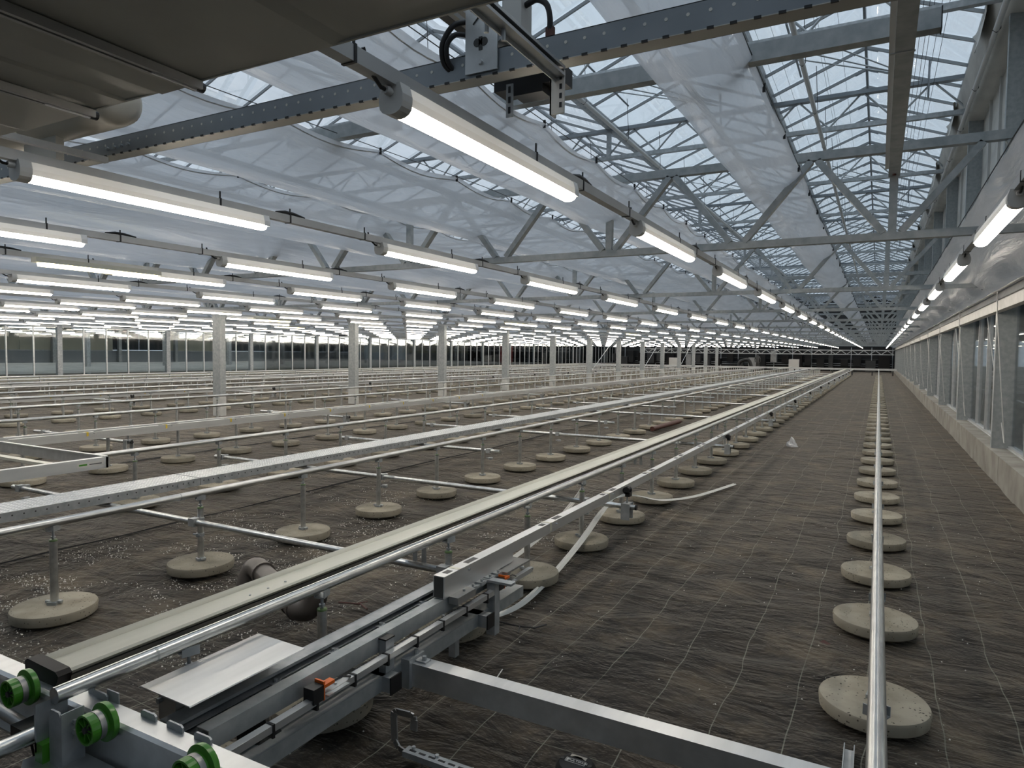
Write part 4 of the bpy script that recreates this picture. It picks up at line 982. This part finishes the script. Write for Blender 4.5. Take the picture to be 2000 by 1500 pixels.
solid('cable_loop', MB().tube(smooth_path([(-1.22, 2.10, 0.012), (-1.17, 2.17, 0.02), (-1.10, 2.18, 0.03), (-1.03, 2.15, 0.03), (-1.0, 2.10, 0.02)], 6), 0.008, 8), BLACK, 'dark loop of cable on the ground cover beside the fan motor', 'cable', smooth=60)
solid('steel_profile', MB().prism([(-0.075, 0.0), (-0.035, 0.0), (-0.035, 0.03), (-0.039, 0.03), (-0.039, 0.004), (-0.071, 0.004), (-0.071, 0.03), (-0.075, 0.03)], 2.3, 3.02), GALV, 'short grey steel profile lying by the rail nearest the concrete kerb', 'profile')
solid('red_pipe', MB().tube([(-4.05, 13.6, 0.06), (-3.98, 15.5, 0.06)], 0.05, 14), RUST, 'dark red pipe lying on the ground cover left of the trough', 'pipe', smooth=60)
bag = MB(); bm = bmesh.new(); bmesh.ops.create_icosphere(bm, subdivisions=3, radius=0.08)
for v in bm.verts:
    k = 1 + 0.5 * noise.noise(v.co * 14) ; v.co = Vector((v.co.x * k * 1.2, v.co.y * k, max(0, (v.co.z + 0.02) * k * (1.0 + 0.6 * (abs(v.co.x) < 0.03)))))
bag.v = [tuple(v.co + Vector((-1.29, 12.8, 0.0))) for v in bm.verts]; bag.f = [tuple(v.index for v in f.verts) for f in bm.faces]; bag.mi = [0] * len(bag.f); bm.free()
solid('plastic_bag', bag, film('bag_film', 0.35, (0.8, 0.8, 0.8), 0.2), 'crumpled clear plastic bag lying on the open ground cover', 'bag')
def leaf(x, y, s, label):
    solid('dead_leaf', MB().add([(x - s, y, 0.012), (x - 0.3 * s, y + 0.3 * s, 0.025), (x + s, y + 0.1 * s, 0.01), (x + 0.3 * s, y - 0.25 * s, 0.008), (x, y, 0.014)], [(0, 4, 1), (1, 4, 2), (2, 4, 3), (3, 4, 0)]), RUST, label, 'leaf')
leaf(-0.21, 4.08, 0.03, 'small brown dead leaf lying left of the second concrete foot')
solid('twig', MB().tube([(-1.95, 3.42, 0.02), (-1.78, 3.43, 0.015), (-1.70, 3.46, 0.012), (-1.66, 3.54, 0.012)], 0.005, 5).tube([(-1.78, 3.43, 0.015), (-1.75, 3.35, 0.012)], 0.004, 5), BLACK, 'dark forked twig beside the white flat hose', 'twig')
solid('twig', MB().tube([(-2.95, 3.2, 0.012), (-2.8, 3.23, 0.02), (-2.72, 3.2, 0.012)], 0.006, 5).tube([(-2.85, 3.22, 0.015), (-2.8, 3.3, 0.012)], 0.004, 5), RUST, 'brown twig under the pipe rail beside the conveyor', 'twig')
solid('wire_offcut', MB().tube([(-1.62, 2.72, 0.008), (-1.57, 2.73, 0.008), (-1.60, 2.86, 0.008), (-1.61, 2.92, 0.012)], 0.003, 5), ALU, 'bent thin metal wire lying near the conveyor end', 'wire')
solid('wire_offcut', MB().tube([(-0.78, 2.34, 0.008), (-0.80, 2.37, 0.008), (-0.70, 2.36, 0.008), (-0.66, 2.37, 0.008)], 0.003, 5), CREAM_DULL, 'bent wire lying under the flat beam edge', 'wire')
solid('black_strip', MB().bar((-0.92, 2.43 - 0.06, 0.01), (-0.83, 2.44 - 0.05, 0.012), 0.008, 0.004), BLACK, 'short black strip lying in front of the flat beam', 'strip')
solid('wire_offcut', MB().tube([(-1.45, 1.84, 0.008), (-1.40, 1.80, 0.008)], 0.003, 5), ALU, 'straight wire bit on the ground cover at the bottom of the view', 'wire')
# perlite crumbs
random.seed(11)
m = MB()
def crumb(x, y, s):
    a = random.random() * 6.28; c, d = math.cos(a) * s, math.sin(a) * s
    z = 0.001
    m.add([(x + c, y + d, z), (x - d, y + c, z), (x - c, y - d, z), (x + d, y - c, z), (x + 0.3 * c, y, z + 1.1 * s), (x - 0.3 * d, y + 0.2 * c, z + s)], [(0, 1, 4), (1, 5, 4), (1, 2, 5), (2, 3, 5), (3, 4, 5), (3, 0, 4)])
n = 0
while n < 5200:
    x = random.uniform(-5.6, -2.15); y = random.triangular(1.0, 7.0, 2.4)
    k = noise.noise((x * 1.4, y * 3.4, 2)) + 0.7 * noise.noise((x * 5, y * 8, 5)) + 0.25 * random.uniform(-1, 1)
    if k < 0.22: continue
    crumb(x, y, random.choice((0.0022, 0.003, 0.004, 0.006))); n += 1
for i in range(420):
    crumb(random.uniform(-2.2, 1.2), random.uniform(1.8, 8), random.choice((0.0022, 0.003, 0.005)))
for i in range(500):
    crumb(random.uniform(-9, -2.2), random.uniform(5, 14), random.choice((0.003, 0.004, 0.005)))
tag(link('perlite_crumbs', m.mesh('perlite_crumbs', PERLITE)), 'scattered white perlite crumbs on the black ground cover', 'debris', kind='stuff')

# ------------------------------------------------------------------ overhead hardware close to the camera
t = thing('overhead_tray', 'large grey sheet metal tray hanging overhead close to the camera', 'tray', (-2.5, 0, 2.45))
z = 2.45
for i, (xa, xb, za, zb) in enumerate([(-2.50, -1.93, z, z - 0.012), (-1.93, -0.2, z - 0.0, z + 0.0), (-3.9, -2.50, z + 0.0, z - 0.012)]):
    g = [[(xa, y, za), (xa + (xb - xa) * 0.33, y, za - 0.006), (xa + (xb - xa) * 0.36, y, za + 0.002), (xa + (xb - xa) * 0.66, y, (za + zb) / 2), (xa + (xb - xa) * 0.69, y, (za + zb) / 2 - 0.008), (xb, y, zb)] for y in (-1.5, 1.455)]
    part('bottom_sheet', MB().sheet(g), PANEL, t)
part('edge_trim', MB().box(-3.9, -0.2, 1.453, 1.461, z - 0.004, z + 0.09), PANEL, t)
part('top_sheet', MB().box(-3.9, -0.2, -1.5, 1.455, z + 0.085, z + 0.09), PANEL, t)
for x in (-1.93, -2.505):
    part('track_profile', MB().prism([(x - 0.02, z - 0.03), (x - 0.006, z - 0.03), (x - 0.006, z - 0.022), (x + 0.006, z - 0.022), (x + 0.006, z - 0.03), (x + 0.02, z - 0.03), (x + 0.02, z - 0.004), (x - 0.02, z - 0.004)], -1.5, 1.46), ALU_DARK, t)
    part('track_slider', MB().box(x - 0.004, x + 0.004, 1.30, 1.45, z - 0.034, z - 0.022).box(x - 0.024, x - 0.02, 1.28, 1.40, z - 0.026, z - 0.008), ALU, t)
    part('track_end', MB().lathe([(0.016, 1.45), (0.016, 1.475)], 10, (x, 0, z - 0.018), 'y'), BLACK, t)
t = thing('air_duct', 'rounded cream duct peeking out behind the overhead tray', 'duct', (-3.6, 2.0, 2.7))
part('duct', MB().lathe([(0.02, -3.22), (0.09, -3.225), (0.125, -3.26), (0.13, -3.31), (0.13, -4.6)], 28, (0, 2.02, 2.80), 'x'), CREAM_DULL, t, 50)
part('duct_collar', MB().lathe([(0.14, -3.98), (0.14, -4.05)], 28, (0, 2.02, 2.80), 'x'), CREAM_DULL, t, 50)
part('duct_skirt', MB().box(-4.02, -3.72, 1.98, 2.02, 2.56, 2.72), CREAM_DULL, t)
# perforated cross beam
t = thing('perforated_beam', 'grey perforated steel beam crossing overhead just above the first lamp', 'beam', (-2, 2.27, 2.66))
ya, yb, za, zb = 2.25, 2.325, 2.645, 2.735
part('front_web', MB().box(-5.2, 1.0, ya, ya + 0.003, za, zb), STEEL_BLUE, t)
part('bottom_flange', MB().box(-5.2, 1.0, ya, yb, za - 0.003, za), PANEL, t)
part('back_lip', MB().box(-5.2, 1.0, yb - 0.003, yb, za - 0.003, za + 0.015), STEEL_BLUE, t)
part('top_lip', MB().box(-5.2, 1.0, ya, ya + 0.02, zb - 0.003, zb), STEEL_BLUE, t)
m = MB(); m2 = MB(); x = -4.9; k = 0
while x < 0.9:
    m.lathe([(0.006, ya - 0.0012), (0.006, ya)], 10, (x, 0, 2.70), 'y')
    m2.box(x - 0.011, x + 0.011, ya - 0.0012, ya + 0.006, za - 0.0042, za + 0.004)
    x += 0.072; k += 1
part('round_holes', m, WHITE_BAND, t, stuff=True); part('slots', m2, BLACK, t, stuff=True)  # pale discs: bright sky behind the holes put into their colour
for k in range(4): part('bolt', MB().lathe([(0.009, ya - 0.014), (0.009, ya)], 6, (-3.72 + 0.06 * k, 0, 2.68), 'y'), GALV, t)
# galvanised cross beam hung in three pieces
for (xa, xb, where) in ((-2.35, 0.20, 'between the films and the kerbed wall'), (-3.9, -2.9, 'left of the first film')):
    t = thing('hung_beam', 'spangled galvanised box beam hung under the roof, ' + where, 'beam', (xa, 3.72, 3.1), 'hung cross beams')
    part('profile', MB().box(xa, xb, 3.69, 3.76, 3.095, 3.185), GALV_OLD, t)
    part('end_plate', MB().box(xb, xb + 0.005, 3.688, 3.762, 3.09, 3.19), BLACK, t)
# beam running along the hall
t = thing('long_beam', 'dark long steel beam running overhead along the lane to the first truss', 'beam', (0.06, 0, 3.02))
part('profile', MB().box(0.02, 0.10, -1.0, 6.22, 3.02, 3.10), GALV_OLD, t)
part('side_flange', MB().box(-0.005, 0.02, -1.0, 6.22, 3.085, 3.10), ALU, t)
part('end_bolt', MB().lathe([(0.014, 3.008), (0.014, 3.02)], 8, (0.06, 6.12, 0)), RUST, t)
part('tie_strap', MB().box(0.0, 0.104, 3.70, 3.715, 3.016, 3.02), GALV, t)
# motor plate, rails and cables near the first lamp
t = thing('drive_plate', 'upright galvanised plate with slots bolted to the perforated beam', 'plate', (-1.33, 2.24, 2.6))
part('plate', MB().box(-1.425, -1.285, 2.238, 2.244, 2.655, 2.93), ALU, t)
part('keyhole', MB().lathe([(0.016, 2.236), (0.016, 2.238)], 14, (-1.372, 0, 2.765), 'y').lathe([(0.016, 2.236), (0.016, 2.238)], 14, (-1.342, 0, 2.765), 'y').box(-1.365, -1.349, 2.236, 2.238, 2.735, 2.785), DARK2, t)
part('slot', MB().bar((-1.39, 2.2365, 2.835), (-1.36, 2.2365, 2.865), 0.006, 0.002).bar((-1.40, 2.2365, 2.885), (-1.36, 2.2365, 2.887), 0.006, 0.002), DARK2, t)
part('plate_bolt', MB().lathe([(0.010, 2.228), (0.010, 2.238)], 6, (-1.355, 0, 2.69), 'y'), ALU, t)
part('motor_side', MB().box(-1.27, -1.19, 2.246, 2.33, 2.76, 2.95), LAMP_GREY, t)
part('motor_body', MB().lathe([(0.045, 2.246), (0.045, 2.50)], 16, (-1.30, 0, 2.80), 'y'), GALV, t, 40)
part('cable', MB().tube(smooth_path([(-1.43, 2.25, 2.86), (-1.47, 2.22, 2.84), (-1.51, 2.21, 2.78), (-1.52, 2.23, 2.72), (-1.505, 2.26, 2.69)], 5), 0.011, 8), BLACK, t, 60)
part('cable', MB().tube(smooth_path([(-1.43, 2.25, 2.81), (-1.46, 2.22, 2.805), (-1.49, 2.21, 2.77), (-1.50, 2.23, 2.72), (-1.49, 2.26, 2.69)], 5), 0.010, 8), BLACK, t, 60)
part('cable', MB().tube(smooth_path([(-1.19, 2.28, 2.88), (-1.14, 2.27, 2.885), (-1.10, 2.27, 2.86), (-1.085, 2.27, 2.81), (-1.09, 2.28, 2.76)], 5), 0.011, 8), BLACK, t, 60)
part('cable_gland', MB().lathe([(0.018, 2.74), (0.018, 2.78)], 10, (-1.09, 2.285, 0)), RUST, t)
t = thing('c_rail', 'slim aluminium C rail running overhead to a slotted hanger beside the drive plate', 'rail', (-1.03, 2, 2.6))
part('rail', cchan(-1.045, -1.005, 2.575, 2.61, 0.9, 2.235, 1, 0.004, 0.01), ALU, t)
part('rail', MB().box(-1.045, -1.041, 0.9, 2.24, 2.56, 2.612), GALV, t)
part('hook', MB().tube([(-1.06, 1.78, 2.58), (-1.06, 1.78, 2.55)], 0.008, 8).tube([(-1.03, 1.83, 2.575), (-1.03, 1.83, 2.54)], 0.008, 8), GALV, t)
part('hanger', MB().box(-1.065, -1.01, 2.235, 2.245, 2.45, 2.60).box(-1.065, -1.059, 2.235, 2.28, 2.45, 2.6), LAMP_GREY, t)
for k in range(4): part('hanger_slot', MB().box(-1.027, -1.018, 2.2335, 2.235, 2.47 + 0.032 * k, 2.488 + 0.032 * k), BLACK, t)
t = thing('chain_drive', 'dark chain drive unit hanging behind the perforated beam', 'drive', (-1.3, 2.5, 2.7))
part('unit', MB().box(-1.42, -1.12, 2.45, 2.56, 2.66, 2.73).box(-1.33, -1.20, 2.45, 2.54, 2.63, 2.66), BLACK, t)
part('chain', MB().box(-1.60, -1.56, 1.2, 2.6, 2.94, 2.96), DARK2, t)
part('strip', MB().box(-1.545, -1.52, 1.2, 2.6, 2.93, 2.96).box(-1.50, -1.475, 1.2, 2.6, 2.93, 2.96), ALU_DARK, t)
part('slotted_hanger', MB().box(-1.335, -1.305, 2.40, 2.406, 2.53, 2.66), GALV, t)
for k in range(3): part('hanger_slot', MB().box(-1.325, -1.315, 2.398, 2.40, 2.545 + 0.04 * k, 2.57 + 0.04 * k), BLACK, t)
solid('small_track', MB().prism([(-3.575, 2.555), (-3.54, 2.555), (-3.54, 2.585), (-3.575, 2.585)], 0.9, 2.14), ALU_DARK, 'short dark track profile above the second lamp row near the tray', 'track')
# cords hanging down the kerbed wall
for i in range(9):
    y = TR0 + TRP * (i + 1) - 0.3
    t = thing('hanging_cord', 'thin white cords from truss end down to kerb, %s pair from the camera' % nth(i), 'cord', (1.25, y, 0.4), 'white cords on the kerbed wall')
    part('cord', MB().tube([(1.30, y, 3.1), (1.33, y + 0.1, 2.2), (1.50, y + 0.35, 0.5)], 0.007, 6), WHITE_STEEL, t, 60)
    part('cord', MB().tube([(1.40, y + 1.6, 2.2), (1.52, y + 0.5, 0.45)], 0.007, 6), WHITE_STEEL, t, 60)

# ------------------------------------------------------------------ far end: cross rail, lattice beam, cabinets, people
t = thing('end_rail', 'pale cross rail closing the lanes at the far end of the hall', 'rail', (-5, RAIL_END + 1, 0.5))
part('beam', MB().box(-26, 1.3, RAIL_END + 0.9, RAIL_END + 1.1, 0.42, 0.58), ALU, t)
for k in range(18): part('post', MB().box(1.0 - 1.5 * k, 1.1 - 1.5 * k, RAIL_END + 0.95, RAIL_END + 1.05, 0, 0.42), DARK2, t)
t = thing('end_truss', 'thin pale lattice beam spanning the dark far end', 'truss', (-4, YE - 4, 1.7))
m = MB().box(-24, 1.3, YE - 4, YE - 3.9, 2.14, 2.22).box(-24, 1.3, YE - 4, YE - 3.9, 1.72, 1.80)
part('chords', m, GALV, t)
m = MB()
for k in range(25):
    x = 1.2 - k * 1.02; m.bar((x, YE - 3.95, 1.78), (x - 0.5, YE - 3.95, 2.16), 0.06, 0.06).bar((x - 0.5, YE - 3.95, 2.16), (x - 1.0, YE - 3.95, 1.78), 0.06, 0.06)
part('lattice', m, GALV, t, stuff=True)
def cabinet(x, y, w, h, label):
    t = thing('cabinet', label, 'cabinet', (x, y, 0.5))
    part('body', MB().box(x - w / 2, x + w / 2, y, y + 0.5, 0.0, 0.5 + h), WHITE_STEEL, t); part('door', MB().box(x - w / 2 + 0.05, x + w / 2 - 0.05, y - 0.02, y, 0.55, 0.45 + h), LAMP_GREY, t)
cabinet(-6.8, 66.5, 0.85, 0.75, 'pale grey cabinet standing at the dark far end beyond the rails')
cabinet(-17.8, 66.5, 0.9, 0.75, 'pale grey cabinet behind the column line at the far end')
solid('red_gantry', MB().box(-32.6, -32.4, 60, 60.2, 0, 2.6).box(-33.8, -33.6, 60, 60.2, 0, 2.6).box(-33.8, -32.4, 60.05, 60.15, 1.2, 1.35), RED, 'red steel frame standing beyond the glass partition far away', 'frame')
for (x, y, lab) in ((-9.85, 66.0, 'distant person in dark clothes standing beside the dark arch at the far end'),):
    bm = bmesh.new(); lay = bm.verts.layers.skin.new(); V = {}
    J = dict(pel=(0, 0, .95, .14), chest=(0, 0, 1.3, .16), neck=(0, 0, 1.5, .07), head=(0, .01, 1.64, .10), ls=(-.19, 0, 1.42, .065), le=(-.24, .02, 1.15, .045), lh=(-.2, .1, .92, .035), rs=(.19, 0, 1.42, .065), re=(.24, .02, 1.15, .045), rh=(.2, .1, .92, .035), lk=(-.1, .02, .5, .075), lf=(-.11, 0, .06, .05), rk=(.1, .02, .5, .075), rf=(.11, 0, .06, .05))
    for n_, (a, b, c, rr) in J.items():
        V[n_] = bm.verts.new((x + a, y + b, c)); V[n_][lay].radius = (rr, rr)
    V['pel'][lay].use_root = True
    for a, b in (('pel', 'chest'), ('chest', 'neck'), ('neck', 'head'), ('chest', 'ls'), ('ls', 'le'), ('le', 'lh'), ('chest', 'rs'), ('rs', 're'), ('re', 'rh'), ('pel', 'lk'), ('lk', 'lf'), ('pel', 'rk'), ('rk', 'rf')): bm.edges.new((V[a], V[b]))
    me = bpy.data.meshes.new('person'); bm.to_mesh(me); bm.free(); me.materials.append(DARK2)
    o = link('person', me); tag(o, lab, 'person'); o.modifiers.new('skin', 'SKIN'); o.modifiers.new('sub', 'SUBSURF').render_levels = 1
solid('dark_arch', MB().tube(smooth_path([(-11.5, 66.2, 0), (-11.5, 66.2, 0.8), (-11.1, 66.2, 1.1), (-10.6, 66.2, 1.05), (-10.3, 66.2, 0)], 6), 0.16, 8), BLACK, 'dark arched machine part standing at the far end', 'machine', smooth=50)

# ------------------------------------------------------------------ rails and posts glimpsed in the hall beyond the partition
m = MB()
for k in range(9):
    m.box(-48.5 + 2.1 * k, -48.42 + 2.1 * k, YB, RAIL_END, 0.45, 0.56)
tag(link('rails_beyond', m.mesh('rails_beyond', ALU)), 'rows of pale rails glimpsed beyond the glass partition', 'rails', kind='stuff')
for k in range(12):
    solid('column', MB().box(-39.2, -38.95, 8 + 4.72 * k, 8.2 + 4.72 * k, 0, 3.2), GALV, 'steel column in the hall beyond the glass partition, %s from the camera' % nth(k), 'column', 'columns beyond the partition')
m = MB()
for k in range(5): m.box(3.0 + 1.6 * k, 3.08 + 1.6 * k, YB, RAIL_END, 0.45 + 0.02 * k, 0.55 + 0.02 * k)
for k in range(30):
    m.box(2.6, 11, 2 + 2.4 * k, 2.05 + 2.4 * k, 0.8, 0.85)
tag(link('rails_next_door', m.mesh('rails_next_door', ALU)), 'pale rails glimpsed through the panes above the concrete kerb', 'rails', kind='stuff')
